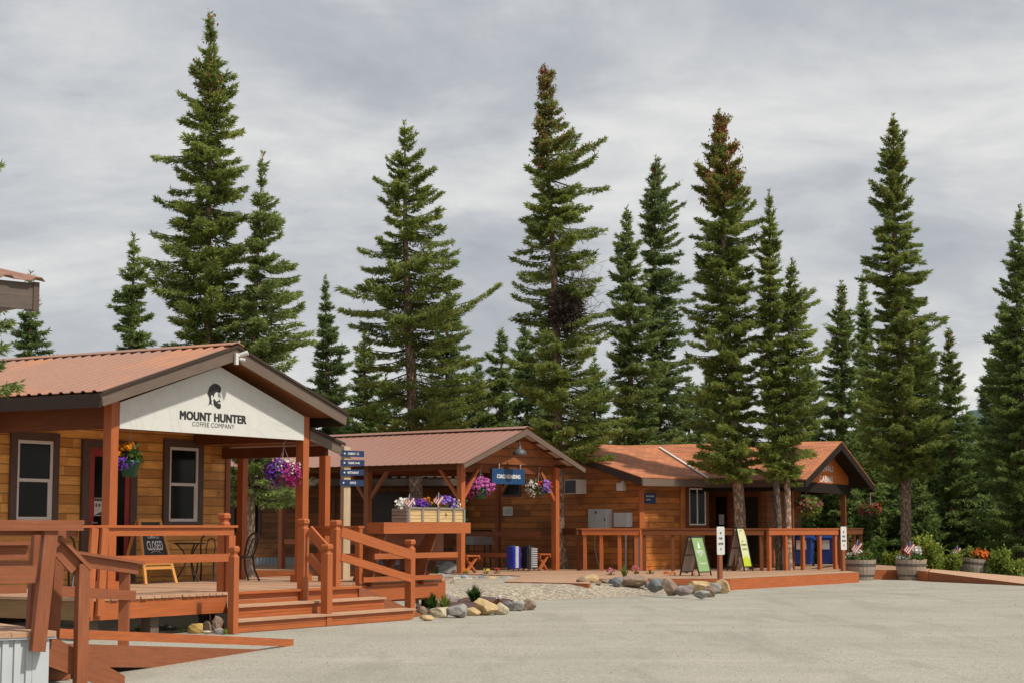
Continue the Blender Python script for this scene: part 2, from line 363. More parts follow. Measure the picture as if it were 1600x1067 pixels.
def rrect(w,h,r,k=3):
    P=[]
    for cx,cy,a0 in ((w/2-r,h/2-r,0),(-w/2+r,h/2-r,90),(-w/2+r,-h/2+r,180),(w/2-r,-h/2+r,270)):
        for i in range(k+1):
            a=math.radians(a0+90*i/k);P.append((cx+r*math.cos(a),cy+r*math.sin(a)))
    return P
# corrugated sheet: p(u,t) surface from eave edge A->B (along ridge) and ridge edge C->D ; ribs run A->C
def corrugated(mb,A,B,C,Dd,pitch=.25,h=.025,flat=.55,th=.01):
    A,B,C,Dd=map(Vector,(A,B,C,Dd));n=max(2,int((B-A).length/pitch));nrm=(B-A).cross(C-A).normalized()
    if nrm.z<0:nrm=-nrm
    row=[]
    for i in range(n):
        for q,hh in ((0,0),(flat,0),(flat+.12,1),(.88,1)):
            row.append(((i+q)/n,hh*h))
    row.append((1,0));P=[]
    for t,hh in row: P.append(A.lerp(B,t)+nrm*hh)
    for t,hh in row: P.append(C.lerp(Dd,t)+nrm*hh)
    k=len(row)
    lo=[p-nrm*th for p in P]
    fs=[(i,i+1,k+i+1,k+i) for i in range(k-1)]
    mb.add(P,fs,'wall');mb.add(lo,[f[::-1] for f in fs],'wall')
    mb.add(P[:k]+lo[:k],[(i,k+i,k+i+1,i+1) for i in range(k-1)],'wall')
# ---------------------------------------------------------------- windows / doors in a wall plane (local y = v, outward = -y)
def window(parent,x0,x1,z0,z1,y,trim=.10,hung=True,trimmat='trim',slider=False,fw=.045):
    t=MB();d=.035
    for a,b,c,e in ((x0-trim,x0,z0-trim,z1+trim),(x1,x1+trim,z0-trim,z1+trim),(x0,x1,z1,z1+trim),(x0,x1,z0-trim,z0)):
        t.box(a,b,y-d,y+.02,c,e)
    w=t.build('window',trimmat,parent)
    f=MB();g=.02
    for a,b,c,e in ((x0,x0+fw,z0,z1),(x1-fw,x1,z0,z1),(x0+fw,x1-fw,z1-fw,z1),(x0+fw,x1-fw,z0,z0+fw)): f.box(a,b,y-g,y+.03,c,e)
    zm=(z0+z1)/2;xm=(x0+x1)/2
    if hung: f.box(x0+fw,x1-fw,y-g+.004,y+.03,zm-fw*.5,zm+fw*.5)
    if hung: f.box(x1-fw*1.75,x1-fw,y-g+.008,y+.03,z0+fw,zm-fw*.5)
    if slider: f.box(xm-fw*.5,xm+fw*.5,y-g+.004,y+.03,z0+fw,z1-fw)
    f.build('frame','frame',w)
    p=MB();p.box(x0+fw*.5,x1-fw*.5,y+.002,y+.012,z0+fw*.5,z1-fw*.5);p.build('pane','glass',w)
    return w
def newel(mb,x,y,z0,z1,w=.13):
    mb.box(x-w/2,x+w/2,y-w/2,y+w/2,z0,z1-.16)
    def frus(z0,z1,a,b): mb.hexa([(x-a,y-a,z0),(x+a,y-a,z0),(x+a,y+a,z0),(x-a,y+a,z0),(x-b,y-b,z1),(x+b,y-b,z1),(x+b,y+b,z1),(x-b,y+b,z1)])
    h=w/2;frus(z1-.16,z1-.135,h,h*.72);frus(z1-.135,z1-.10,h*.68,h*.68);frus(z1-.10,z1-.075,h*.8,h*1.05);frus(z1-.075,z1-.025,h*1.05,h*1.05);frus(z1-.025,z1,h*1.05,h*.8)
# ================================================================ GROUND
gb=MB();gb.add([(-900,-60,-.02),(900,-60,-.02),(900,1900,-.02),(-900,1900,-.02)],[(0,1,2,3)],'x');struct(gb,'ground','forest')
lp=MB();edge=[(-40,-30),(60,-30),(60,54),(30,53.2),(16.2,53.4),(15.2,55.2),(12.6,56.0),(11,54.5),(9,55),(-1,49),(-11,49),(-11,40),(-40,38)]
lp.add([(x,y,-.008) for x,y in edge],[tuple(range(len(edge)))],'x');struct(lp,'gravel_lot','lot')
# sloped pebble path in front of the shelter
pa=MB();A0,A1,B0,B1=gp(655,944,0),gp(1150,923,0),gp(640,897,.22),gp(1150,903.5,.2)
nu,nv=30,12;P=[]
for j in range(nv+1):
    for i in range(nu+1):
        s,t=i/nu,j/nv;p=A0.lerp(A1,s).lerp(B0.lerp(B1,s),t)
        fy=A0.y+(p.x-A0.x)/(A1.x-A0.x)*(A1.y-A0.y);k=1-(1-max(0,min(1,(p.y-fy)/1.9)))**2;p.z=-.006+.262*k*max(0.,min(1.,(5.4-p.x)/3.5))+.008*math.sin(i*1.7+j*2.3)*(t*(1-t)*4)
        if j==0: p=p+Vector((0,-.35*math.sin(s*math.pi)-.25*math.sin(i*.9),0))
        P.append(p)
pa.add(P,[(j*(nu+1)+i,j*(nu+1)+i+1,(j+1)*(nu+1)+i+1,(j+1)*(nu+1)+i) for j in range(nv) for i in range(nu)],'x')
struct(pa,'gravel_path','pebble',smooth=True)
hl=MB();P=[];n=60
for i in range(n+1):
    x=-700+1900*i/n;h=22+6*math.sin(i*.33+1)+4*math.sin(i*.9)+82*math.exp(-((x-420)/75)**2)+40*math.exp(-((x-620)/120)**2)
    P+= [(x,1500,-1),(x,1600,max(12,h)),(x,1850,-1)]
hl.add(P,[f for i in range(n) for f in ((3*i,3*i+3,3*i+4,3*i+1),(3*i+1,3*i+4,3*i+5,3*i+2))],'x');struct(hl,'hills','hill',smooth=True)
# ================================================================ COFFEE HOUSE
g=at(168,919,28.8);G=Fr((g.x,g.y),31.7)
AP=2.5;HW=3.18;ZR=4.69;SL=.312
def roofz(u): return ZR-abs(u-AP)*SL
ch=fthing('coffee_house','honey log coffee house with corrugated roof, white gable sign and covered porch','building',G)
VB=12.5;WV=2.6
w=MB()
w.prism([(-.35,WV,.1),(5.86,WV,.1),(5.86,WV,3.3),(5.2,WV,3.55),(AP,WV,4.5),(-.35,WV,3.62)],(0,.14,0),'wall')
w.box(-.35,-.21,WV+.14,VB,.1,3.6,'wall');w.box(5.72,5.86,WV+.14,VB,.1,3.3,'wall');w.box(-.21,5.72,VB-.14,VB,.1,3.5,'wall')
wl=w.build('wall','coffeewall',ch)
t=MB();t.box(5.80,5.93,WV-.03,WV+.02,.58,3.2);t.build('corner_trim','stain_d',ch)
rf=MB()
corrugated(rf,(AP-HW,-.47,roofz(AP-HW)),(AP-HW,VB+.3,roofz(AP-HW)),(AP,-.47,ZR),(AP,VB+.3,ZR),.24,.026)
corrugated(rf,(AP+HW,-.47,roofz(AP+HW)),(AP+HW,VB+.3,roofz(AP+HW)),(AP,-.47,ZR),(AP,VB+.3,ZR),.24,.026)
roof=rf.build('roof','metal',ch)
rc=MB();
for sgn in (-1,1): rc.hexa([(AP,-.49,ZR+.035),(AP+sgn*.17,-.49,ZR-.02),(AP+sgn*.17,VB+.3,ZR-.02),(AP,VB+.3,ZR+.035),(AP,-.49,ZR+.05),(AP+sgn*.17,-.49,ZR-.005),(AP+sgn*.17,VB+.3,ZR-.005),(AP,VB+.3,ZR+.05)])
rc.build('ridge_cap','metal',roof)
so=MB()
for sgn in (-1,1): so.prism([(AP,-.40,ZR-.05),(AP+sgn*(HW-.06),-.40,roofz(AP+HW-.06)-.05),(AP+sgn*(HW-.06),-.40,roofz(AP+HW-.06)-.10),(AP,-.40,ZR-.10)],(0,VB+.6,0))
so.build('soffit','soffit',roof)
fa=MB()
for sgn,dd in ((-1,0),(1,.001)): fa.prism([(AP,-.45,ZR-.025),(AP+sgn*HW,-.45,roofz(AP+HW)-.025),(AP+sgn*(HW-.03),-.45,roofz(AP+HW)-.235),(AP,-.45,ZR-.27)],(0,.045+dd,0))
fa.build('rake_board','fascia',roof)
fe=MB();fe.box(AP-HW,AP-HW+.04,-.405,VB+.3,roofz(AP-HW)-.25,roofz(AP-HW)-.03);fe.box(AP+HW-.04,AP+HW,-.405,VB+.3,roofz(AP-HW)-.25,roofz(AP-HW)-.03);fe.build('eave_board','fascia_d',roof)
dk=MB()  # dark drip edge along the rake
for sgn in (-1,1): dk.prism([(AP,-.485,ZR-.0),(AP+sgn*(HW+.02),-.485,roofz(AP+HW)-.005),(AP+sgn*(HW+.02),-.485,roofz(AP+HW)-.05),(AP,-.485,ZR-.045)],(0,.034,0))
dk.build('drip_edge','fascia_d',roof)
# porch posts and beams
for u in (0.,4.93):
    m=MB();m.box(u-.085,u+.085,-.085,.085,.58,3.6);p=m.build('post','stain',ch)
    m=MB();m.box(u-.14,u+.14,-.14,.14,.582,.72);m.build('plinth','stain',p)
m=MB();m.box(5.52,5.67,-.08,.07,.58,2.9);m.build('post','stain',ch)
m=MB();m.box(5.72,5.87,2.08,2.22,.58,2.92);m.build('post','stain',ch)
b=MB();b.box(-.07,.07,.09,WV-.002,3.16,3.5);b.box(4.86,5.0,.09,WV-.002,3.14,3.4);b.box(.09,4.84,-.05,.07,3.16,3.42)
b.build('beam','beam_d',ch)
c=MB();c.box(.08,4.85,.08,WV-.003,3.425,3.45);c.build('porch_ceiling','soffit',ch)
# lean-to roof on the right side of the porch
s=MB();sl=.24
def shz(u): return 3.37-(u-5.03)*sl
corrugated(s,(6.02,-.12,shz(6.02)),(6.02,4.8,shz(6.02)),(5.03,-.12,shz(5.03)),(5.03,4.8,shz(5.03)),.24,.02)
lr=s.build('lean_to_roof','metal',ch)
s=MB();s.prism([(5.03,-.1,shz(5.03)-.02),(5.98,-.1,shz(5.98)-.02),(5.98,-.1,shz(5.98)-.2),(5.03,-.1,shz(5.03)-.2)],(0,.04,0));s.build('rake_board','fascia',lr)
s=MB();s.prism([(5.03,-.14,shz(5.03)+.035),(6.06,-.14,shz(6.06)+.035),(6.06,-.14,shz(6.06)-.015),(5.03,-.14,shz(5.03)-.015)],(0,.035,0));s.build('drip_edge','fascia_d',lr)
s=MB();s.prism([(5.03,-.05,shz(5.03)-.03),(5.95,-.05,shz(5.95)-.03),(5.95,-.05,shz(5.95)-.06),(5.03,-.05,shz(5.03)-.06)],(0,4.8,0));s.build('soffit','soffit',lr)
s=MB();s.box(5.70,5.80,.075,4.7,2.9,3.1);s.build('beam','beam_d',ch)
window(ch,.41,1.23,1.70,3.06,WV-.02,.14,fw=.055)
window(ch,4.17,4.98,1.68,3.08,WV-.02,.14,fw=.055)
# door
t=MB();yd=WV-.03
for a,b_,z0,z1 in ((1.93,2.10,.58,3.12),(3.14,3.31,.58,3.12),(2.10,3.14,3.0,3.12)): t.box(a,b_,yd-.03,WV+.01,z0,z1)
dr=t.build('door','trim',ch)
t=MB()
for a,b_,z0,z1 in ((2.10,2.23,.60,2.99),(3.01,3.14,.60,2.99),(2.23,3.01,2.84,2.99),(2.23,3.01,.60,1.0)): t.box(a,b_,yd-.012,WV-.004,z0,z1)
t.build('door_leaf','red',dr)
t=MB();t.box(2.23,3.01,yd+.002,WV-.006,1.0,2.84);t.build('pane','glass',dr)
t=MB();t.box(2.25,2.50,yd-.004,yd+.001,1.78,2.10);pp=t.build('notice','paper',dr)
t=MB();t.box(2.25,2.50,yd-.006,yd-.0045,2.04,2.09);
t.prism([(2.25,yd-.006,1.79),(2.5,yd-.006,1.79),(2.5,yd-.006,1.88)],(0,.001,0))
for i in range(3): t.box(2.28+i*.075,2.325+i*.075,yd-.006,yd-.0045,1.94,2.0)
t.build('printing','dgrey',pp)
t=MB();t.cyl((2.16,yd-.012,1.66),(2.16,yd-.06,1.66),.02,.02,8);t.cyl((2.15,yd-.055,1.66),(2.28,yd-.055,1.655),.012,.012,6);t.build('handle','steel',dr)
# hooks on left eave / camera on the ridge
sc_=fthing('security_camera','small white security camera under the ridge of the coffee house gable','security camera',G,2.5,-.47,4.45)
m=MB();m.box(-.07,.0,-.04,.0,-.10,.10);m.build('mount','white',sc_)
m=MB();m.cyl((.04,-.03,.07),(.11,-.15,.11),.035,.042,10);m.cyl((0,-.03,.05),(.06,-.05,.08),.02,.02,6);m.build('lens_housing','white',sc_)
m=MB();m.cyl((.04,-.03,.0),(.09,-.11,-.02),.028,.03,10);m.build('lamp_head','white',sc_)
# gable sign
sg=fthing('gable_sign','white gable sign board with black lettering below a bearded head emblem','sign',G,0,-.1,0)
m=MB();m.prism([(.09,0,3.16),(4.84,0,3.16),(4.84,0,3.60),(AP,0,4.335),(.09,0,3.58)],(0,.03,0));m.build('board','white',sg)
def sgp(px,py): q=G.onv(px,py,-.1);return (q.x,q.z)
X_,Z_=(1,0,0),(0,0,1)
tx=MB();l=sgp(280.5,651);r=sgp(385,655);put_text(tx,'MOUNT HUNTER',((l[0]+r[0])/2,-.0035,sgp(332,651.5)[1]),X_,Z_,.15,r[0]-l[0],.06)
l=sgp(300,664);r=sgp(366,664);put_text(tx,'COFFEE COMPANY',((l[0]+r[0])/2,-.0035,sgp(332,663.8)[1]),X_,Z_,.078,r[0]-l[0],0)
tx.build('lettering','ink',sg)
em=MB();kx=(r[0]-l[0])/66/19.4;kz=30.4/2800/19.4;c0=sgp(310+485/19.4,590+540/19.4)
def epoly(pts,y=-.0035): em.add([(c0[0]+(x-485)*kx,y,c0[1]-(z-540)*kz) for x,z in pts],[tuple(range(len(pts)))[::-1]])
epoly([(500,155),(600,185),(660,240),(690,300),(680,400),(650,435),(560,415),(510,440),(480,500),(470,560),(455,600),(440,540),(400,515),(385,540),(385,640),(405,700),(400,790),(440,845),(370,800),(330,820),(280,885),(320,800),(335,700),(325,620),(290,540),(260,490),(290,430),(310,330),(340,270),(420,190)])
epoly([(450,640),(490,640),(540,710),(600,680),(670,680),(672,715),(590,725),(590,765),(675,765),(690,880),(650,930),(600,930),(520,880),(460,810)],-.0035)
epoly([(590,515),(640,520),(645,548),(615,540)]);epoly([(630,620),(660,675),(635,680),(622,650)]);epoly([(672,520),(684,560),(672,590),(664,560)])
em.build('emblem','ink',sg)
cl=MB()
def wig(pts,k=6):
    out=[]
    for i in range(len(pts)-1):
        p0=pts[max(0,i-1)];p1=pts[i];p2=pts[i+1];p3=pts[min(len(pts)-1,i+2)]
        for j in range(k):
            t=j/k;out.append(tuple(.5*((2*p1[a])+(-p0[a]+p2[a])*t+(2*p0[a]-5*p1[a]+4*p2[a]-p3[a])*t*t+(-p0[a]+3*p1[a]-3*p2[a]+p3[a])*t**3) for a in (0,1)))
    return out+[pts[-1]]
for pts in ([(.5,3.17),(.45,3.4),(.75,3.5),(.8,3.68),(1.2,3.9)],[(.8,3.17),(.9,3.4),(.85,3.6),(1.05,3.84)],[(1.35,3.17),(1.25,3.5),(1.5,3.65),(1.48,3.9),(1.6,4.02)],[(1.55,3.17),(1.42,3.5),(1.62,3.7),(1.6,4.05)],
  [(1.75,3.9),(2.0,3.78),(2.15,3.92),(2.05,4.05),(1.85,4.1)],[(3.15,4.1),(3.2,3.9),(3.5,3.75),(3.8,3.68),(4.1,3.72),(4.3,3.75)],[(3.3,4.06),(3.35,3.9),(3.6,3.82),(3.9,3.8)],[(3.3,3.17),(3.35,3.3),(3.6,3.25),(3.75,3.17)],[(3.9,3.45),(4.2,3.4),(4.5,3.5),(4.8,3.52)],[(4.0,3.35),(4.3,3.3),(4.8,3.42)],[(.15,3.3),(.3,3.28),(.4,3.18)],[(.12,3.42),(.35,3.42),(.6,3.3),(.62,3.17)]):
    line2d(cl,wig(pts),(0,-.002,0),X_,Z_,.011)
cl.build('contour_lines','inkline',sg)
# ---------------------------------------------------------------- porch deck
dk=fthing('porch_deck','worn wooden porch deck of the coffee house with red stained fascia','deck',G)
m=MB();u=-2.62
while u<8.2:
    v0=-2.2 if u<3.7 else -1.0;v1=6.2 if u<-.4 else (2.58 if u<5.9 else 2.6)
    j=random.uniform(-.012,.012) if u<-.3 else 0
    m.box(u,u+.137,v0+j,v1,.542,.58+random.uniform(-.002,.002));u+=.15
m.build('floor_boards','deckboard',dk)
m=MB();m.box(-2.55,.37,-2.17,-2.13,.27,.538);m.build('fascia_board','stain',dk)
m=MB();m.box(-2.58,-2.54,-2.12,6.1,.27,.538);m.build('fascia_board','rough_board',dk)['label']='rough weathered board along the left side of the deck'
m=MB();m.box(5.0,8.15,-1.02,-.98,.2,.538);m.box(8.1,8.15,-.97,2.6,.2,.538);m.box(3.7,5.0,-1.02,-.98,.02,.538);m.build('fascia_board','stain',dk)
for x,y in ((-2.3,-1.9),(-1.1,-1.95),(-2.3,1.0),(-2.3,3.5),(1.0,-1.2),(6.5,-.8),(8,-.7)):
    m=MB();m.box(x-.09,x+.09,y-.09,y+.09,0,.54);m.build('support_post','fascia',dk)
# steps
st=fthing('porch_steps','wide red stained wooden steps up to the coffee house porch','steps',G)
def lu(v): return .40+(v+2.2)*1.12   # flared left end of the steps
for z,v0,v1,ue in ((.39,-2.5,-2.2,4.1),(.19,-2.79,-2.5,4.55)):
    m=MB()
    for a,b_ in ((v0-.02,v0+.145),(v0+.152,v1)): m.prism([(lu(a),a,z-.035),(ue,a,z-.035),(ue,b_,z-.035),(lu(b_),b_,z-.035)],(0,0,.035))
    m.build('tread','deckboard',st)
for z0,z1,v,ue in ((.36,.54,-2.17,3.75),(.155,.352,-2.47,4.1),(0,.153,-2.765,4.55)):
    m=MB();zm=(z0+z1)/2;ul=lu(v)+.01;m.box(ul,ue-.01,v,v+.035,z0,zm-.003);m.box(ul,ue-.01,v-.002,v+.033,zm+.003,z1);m.build('riser','stain',st)
m=MB();m.prism([(lu(-2.2)-.03,-2.2,.5),(lu(-2.8)-.03,-2.8,.14),(lu(-2.8)-.03,-2.8,0),(lu(-2.2)-.03,-2.2,0)],(.025,.0,0));m.build('stringer','stain',st)
m=MB();m.box(.39,3.74,-2.235,-2.19,.543,.584);m.build('nosing','stain',st)
m=MB();m.prism([(3.74,-2.2,.585),(5.55,-2.25,.03),(5.55,-2.25,0),(3.74,-2.2,0)],(0,.05,0));m.build('stringer','stain_d',st)
# front railing
rl=fthing('porch_railing','red stained railing along the porch front with chalkboard behind it','railing',G)
ya=-2.08
m=MB();m.box(-2.72,.60,ya-.09,ya+.07,1.575,1.61);m.box(-2.5,.55,ya-.055,ya-.015,1.455,1.573);m.build('top_rail','stain',rl)
m=MB();m.box(-2.45,.44,ya-.055,ya-.015,1.05,1.17);m.build('mid_rail','stain',rl)
for a,b_ in ((-2.52,-2.66),(-2.32,-2.44)):
    m=MB();m.beam((a,ya-.10,1.57),(b_,ya-.16,.33),.13,.05,(0,1,0));m.build('post','stain',rl)
m=MB();m.box(.43,.58,ya-.058,ya+.0,.58,1.453);m.build('post','stain',rl)
m=MB();newel(m,.53,ya+.14,.58,1.80,.14);m.build('newel_post','stain',rl)
m=MB();newel(m,-.30,-2.86,0,1.30,.115);m.build('newel_post','stain',rl)
m=MB();m.box(-2.78,-2.6,ya-.05,4.8,1.575,1.61);m.box(-2.68,-2.64,ya+.1,4.8,1.455,1.573);m.box(-2.68,-2.64,ya+.1,4.8,.98,1.10);m.build('side_rail','stain_d',rl)
# stair handrails
def handrail(name,label,a,b,za,zb,base_a,base_b,top_a,top_b,fin=True):
    r=fthing(name,label,'handrail',G)
    m=MB();newel(m,a[0],a[1],base_a,top_a,.135);m.build('newel_post','stain',r)
    m=MB();newel(m,b[0],b[1],base_b,top_b,.135);m.build('newel_post','stain',r)
    d=(Vector(b)-Vector(a)).normalized()
    for off,hh in ((0,.17),(-.42,.13)):
        m=MB();A=Vector((a[0],a[1],za+off))+Vector((d.x,d.y,0))*.06+Vector((0,-.06,0));B=Vector((b[0],b[1],zb+off))-Vector((d.x,d.y,0))*.06+Vector((0,-.06,0))
        m.beam(A,B,.05,hh);m.build('rail','stain',r)
    return r
handrail('stair_handrail','red stained handrail in the middle of the porch steps',(2.2,-2.2),(2.16,-2.72),1.53,1.20,.40,0,1.72,1.31)
handrail('stair_handrail','red stained handrail at right end of the porch steps beside bench railing',(3.2,-2.1),(5.25,-2.2),1.50,1.09,.585,0,1.70,1.36)
# bench style railing to the right of the steps
br=fthing('bench_railing','outward leaning slatted bench railing topped by a thick red stained cap','railing',G)
m=MB();m.box(5.42,8.3,-1.5,-1.12,1.615,1.665);m.box(5.42,8.3,-1.5,-1.46,1.46,1.614);m.box(5.42,5.46,-1.455,-1.12,1.46,1.614);m.build('top_cap','stain',br)
for z0,z1,v,a,b_ in ((1.0,1.10,-1.39,5.3,8.02),(.585,.675,-1.22,5.2,7.75)):
    m=MB();m.box(a,b_,v,v+.04,z0,z1);m.build('rail','stain',br)
m=MB();m.box(5.15,7.75,-1.12,-1.08,.24,.50);m.build('rail','stain',br)
for u in (5.55,7.2):
    m=MB();m.prism([(u,-1.45,1.455),(u,-1.20,1.455),(u,-.9,1.0),(u,-.95,.28),(u,-1.07,.28),(u,-1.22,.9)],(.045,0,0));m.build('bracket','stain_d',br)
m=MB();m.box(5.3,8.1,-.98,-.52,1.02,1.06);m.box(5.3,8.1,-1.0,-.975,1.10,1.45);m.build('seat','stain_d',br)
for u in (5.7,6.6,7.6):
    m=MB();m.beam((u,-.95,1.02),(u+.12,-.55,.59),.05,.08);m.beam((u+.18,-.9,.59),(u+.06,-.55,1.02),.05,.08);m.build('leg','stain_d',br)
m=MB();m.box(5.22,5.40,-1.08,.0,1.56,1.6);m.box(5.26,5.30,-1.0,0,1.42,1.558);m.box(5.26,5.30,-1.0,0,1.0,1.1);m.build('side_rail','stain',br)
m=MB();m.box(5.24,5.34,-1.09,-.99,.3,1.555);m.build('post','stain',br)
# ================================================================ BOARDWALK
BZ=.28
def slab(name,mat,poly,z,th,label=None,ang=0.,face='stain'):
    """plank floor clipped to a polygon, with a painted edge board"""
    bm=bmesh.new();vs=[bm.verts.new((x,y,z)) for x,y in poly];f=bm.faces.new(vs)
    d=Vector((-math.sin(ang),math.cos(ang),0));pr=[v.co.dot(d) for v in vs];q=min(pr)
    bm.normal_update()
    if f.normal.z<0: f.normal_flip()
    while q<max(pr):
        for off in (0,.142):
            bmesh.ops.bisect_plane(bm,geom=bm.verts[:]+bm.edges[:]+bm.faces[:],plane_co=d*(q+off),plane_no=d)
        q+=.15
    gap=[f for f in bm.faces if ((f.calc_center_median().dot(d)-min(pr))%.15)>.142]
    bmesh.ops.delete(bm,geom=gap,context='FACES')
    m=MB();rnd={}
    for f in bm.faces:
        k=int((f.calc_center_median().dot(d)-min(pr))/.15);o=rnd.setdefault(k,(random.random()*9,random.random()*9))
        dz=random.uniform(-.003,.003)
        b=len(m.v);m.v.extend([(v.co.x,v.co.y,v.co.z+dz) for v in f.verts]);idx=[b+i for i in range(len(f.verts))]
        U=Vector((d.y,-d.x,0));m.f.append(tuple(idx));m.uv.append([(v.co.dot(U)+o[0],v.co.dot(d)+o[1]) for v in f.verts])
    bm.free()
    root=tag(m.build(name,mat),kind='structure')
    e=MB();n=len(poly)
    area=sum(poly[i][0]*poly[(i+1)%n][1]-poly[(i+1)%n][0]*poly[i][1] for i in range(n))
    for i in range(n):
        a,b_=Vector((*poly[i],0)),Vector((*poly[(i+1)%n],0));dd=(b_-a).normalized();nn=Vector((dd.y,-dd.x,0))*(1 if area>0 else -1)
        a2,b2=a+nn*.004,b_+nn*.004
        e.prism([a2+Vector((0,0,z-.008)),b2+Vector((0,0,z-.008)),b2+Vector((0,0,z-th)),a2+Vector((0,0,z-th))],-nn*.04)
    e.build('edge_board',face,root);
    p=MB();p.add([(x,y,z-.03) for x,y in poly],[tuple(range(n))]);p.build('underside','fascia_d',root)
    return root
bw=[(-.18,43.15),(1.78,41.6),(2.0,45.3),(5.48,45.46),(9.92,51.65),(9.90,54.45),(12.0,54.45),(12.1,52.6),(12.95,55.9),(12.4,62.5),(-1.6,62.3),(-1.65,50.3),(.25,48.1)]
slab('boardwalk','deckboard',bw,BZ,.30,ang=math.radians(54))
slab('cabin_boardwalk','deckboard',[(-9.6,53.6),(-1.72,53.0),(-1.72,60.4),(-9.6,60.4)],.30,.3,ang=0)
# ramp at the right end
rp=MB();a,b_,c,d=(12.12,52.55,BZ-.006),(14.0,48.4,.02),(16.2,53.6,.02),(12.98,55.9,BZ-.006)
A=[Vector(p) for p in (a,b_,c,d)];rp.add(A,[(0,1,2,3)]);r_=struct(rp,'boardwalk_ramp','deckboard')
rp=MB();rp.prism([A[0]-Vector((0,0,.006)),A[1]-Vector((0,0,.006)),Vector((A[1].x,A[1].y,0)),Vector((A[0].x,A[0].y,-.005))],(.03,.02,0));rp.build('edge_board','stain_d',r_)
# ================================================================ COACH SHELTER
C=Fr(gp(720,894,.3),39);FZ=.30
cs=fthing('coach_shelter','open gabled coach shelter with ribbed metal roof and braced red posts','shelter',C)
ca,cw,zr,cs_l=2.38,2.84,4.43,.385
def cz(u): return zr-abs(u-ca)*cs_l
CV=9.5
m=MB()
for sgn in (-1,1): corrugated(m,(ca+sgn*cw,-.5,cz(ca+cw)),(ca+sgn*cw,CV,cz(ca+cw)),(ca,-.5,zr),(ca,CV,zr),.30,.014,flat=.74)
rf=m.build('roof','metal2',cs)
m=MB()
for sgn in (-1,1): m.hexa([(ca,-.52,zr+.04),(ca+sgn*.2,-.52,zr-.03),(ca+sgn*.2,CV,zr-.03),(ca,CV,zr+.04),(ca,-.52,zr+.055),(ca+sgn*.2,-.52,zr-.015),(ca+sgn*.2,CV,zr-.015),(ca,CV,zr+.055)])
m.build('ridge_cap','metal2',rf)
m=MB()
for sgn,dd in ((-1,0),(1,.001)): m.prism([(ca,-.49,zr-.02),(ca+sgn*cw,-.49,cz(ca+cw)-.02),(ca+sgn*(cw-.04),-.49,cz(ca+cw)-.14),(ca,-.49,zr-.2)],(0,.04+dd,0))
m.build('rake_board','fascia',rf)
m=MB()
for k in range(5):
    for sgn in (-1,1):
        u=ca+sgn*(.25+k*.58);z=cz(u)-.055;m.box(u-.04,u+.04,-.44,CV-.1,z-.05,z+.02)
m.build('purlin','beam_d',rf)
m=MB()
for k in range(4):
    for sgn in (-1,1):
        a_,b2=ca+sgn*(.30+k*.58),ca+sgn*(.78+k*.58);m.prism([(a_,-.43,cz(a_)-.04),(b2,-.43,cz(b2)-.04),(b2,-.43,cz(b2)-.055),(a_,-.43,cz(a_)-.055)],(0,.40,0))
m.build('underside_panel','pale_panel',rf)
m=MB();m.prism([(.085,-.02,3.37),(4.26,-.02,3.37),(4.26,-.02,cz(4.26)-.10),(ca,-.02,zr-.10),(.085,-.02,cz(.085)-.10)],(0,.045,0),'wall');m.build('gable_board','gableboard',cs)
for u in (0,4.34):
    for v in (0,3.6,7.2):
        if u>1 and v>3: continue
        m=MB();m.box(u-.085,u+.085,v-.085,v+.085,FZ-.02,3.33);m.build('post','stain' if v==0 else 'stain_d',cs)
        m=MB();s=1 if u==0 else -1
        m.beam((u+s*.06,v,2.35),(u+s*.72,v,3.2),.09,.09,(0,1,0)) if v==0 else None
        m.beam((u,v+.06,2.35),(u,v+.78,3.2),.09,.09,(1,0,0))
        if v>0:m.beam((u,v-.06,2.35),(u,v-.78,3.2),.09,.09,(1,0,0))
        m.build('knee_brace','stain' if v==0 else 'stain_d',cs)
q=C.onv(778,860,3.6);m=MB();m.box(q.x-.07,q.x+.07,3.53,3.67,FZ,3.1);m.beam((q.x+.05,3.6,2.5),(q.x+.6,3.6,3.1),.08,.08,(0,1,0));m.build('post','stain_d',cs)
m=MB();m.box(-.08,.08,-.02,CV-.3,3.18,3.38);m.box(4.26,4.42,-.02,CV-.3,3.18,3.38);m.box(.085,4.255,.03,.12,3.12,3.36)
for v in (3.6,7.2): m.box(.085,4.255,v-.06,v+.06,3.12,3.3)
m.build('beam','beam_d',cs)
m=MB();m.box(-.03,.03,3.68,7.1,1.05,1.2);m.box(4.31,4.37,.6,3.5,1.28,1.43);m.build('side_rail','stain_d',cs)
# benches
def xbench(label,u0,u1,v0,v1,mat='stain'):
    b=fthing('bench',label,'bench',C,(u0+u1)/2,v0,FZ);w_=u1-u0;l=v1-v0
    m=MB();n=4
    for i in range(n): m.box(-w_/2+i*w_/n,-w_/2+(i+1)*w_/n-.012,-.03,l,.44,.48)
    m.build('seat',mat,b)
    m=MB();m.box(-w_/2,-w_/2+.035,-.02,l,.36,.438);m.box(w_/2-.035,w_/2,-.02,l,.36,.438);m.build('apron',mat,b)
    for y in (.06,l-.15):
        m=MB();m.beam((-w_/2+.05,y,0.0),(w_/2-.05,y,.44),.05,.09,(0,1,0));m.beam((w_/2-.05,y+.06,0.0),(-w_/2+.05,y+.06,.44),.05,.09,(0,1,0));m.build('leg',mat,b)
    return b
xbench('red stained bench with crossed legs on the left side of the coach shelter',.12,.70,-.1,3.3)
xbench('red stained bench with crossed legs on the right side of the coach shelter',3.70,4.22,.1,3.2)
bb=fthing('bench','long dark plank bench across the back of the coach shelter behind the suitcases','bench',C,.8,2.7,FZ)
m=MB();m.box(0,2.8,0,.45,.42,.47);m.box(0,2.8,.02,.06,.25,.418);m.build('seat','stain_d',bb)
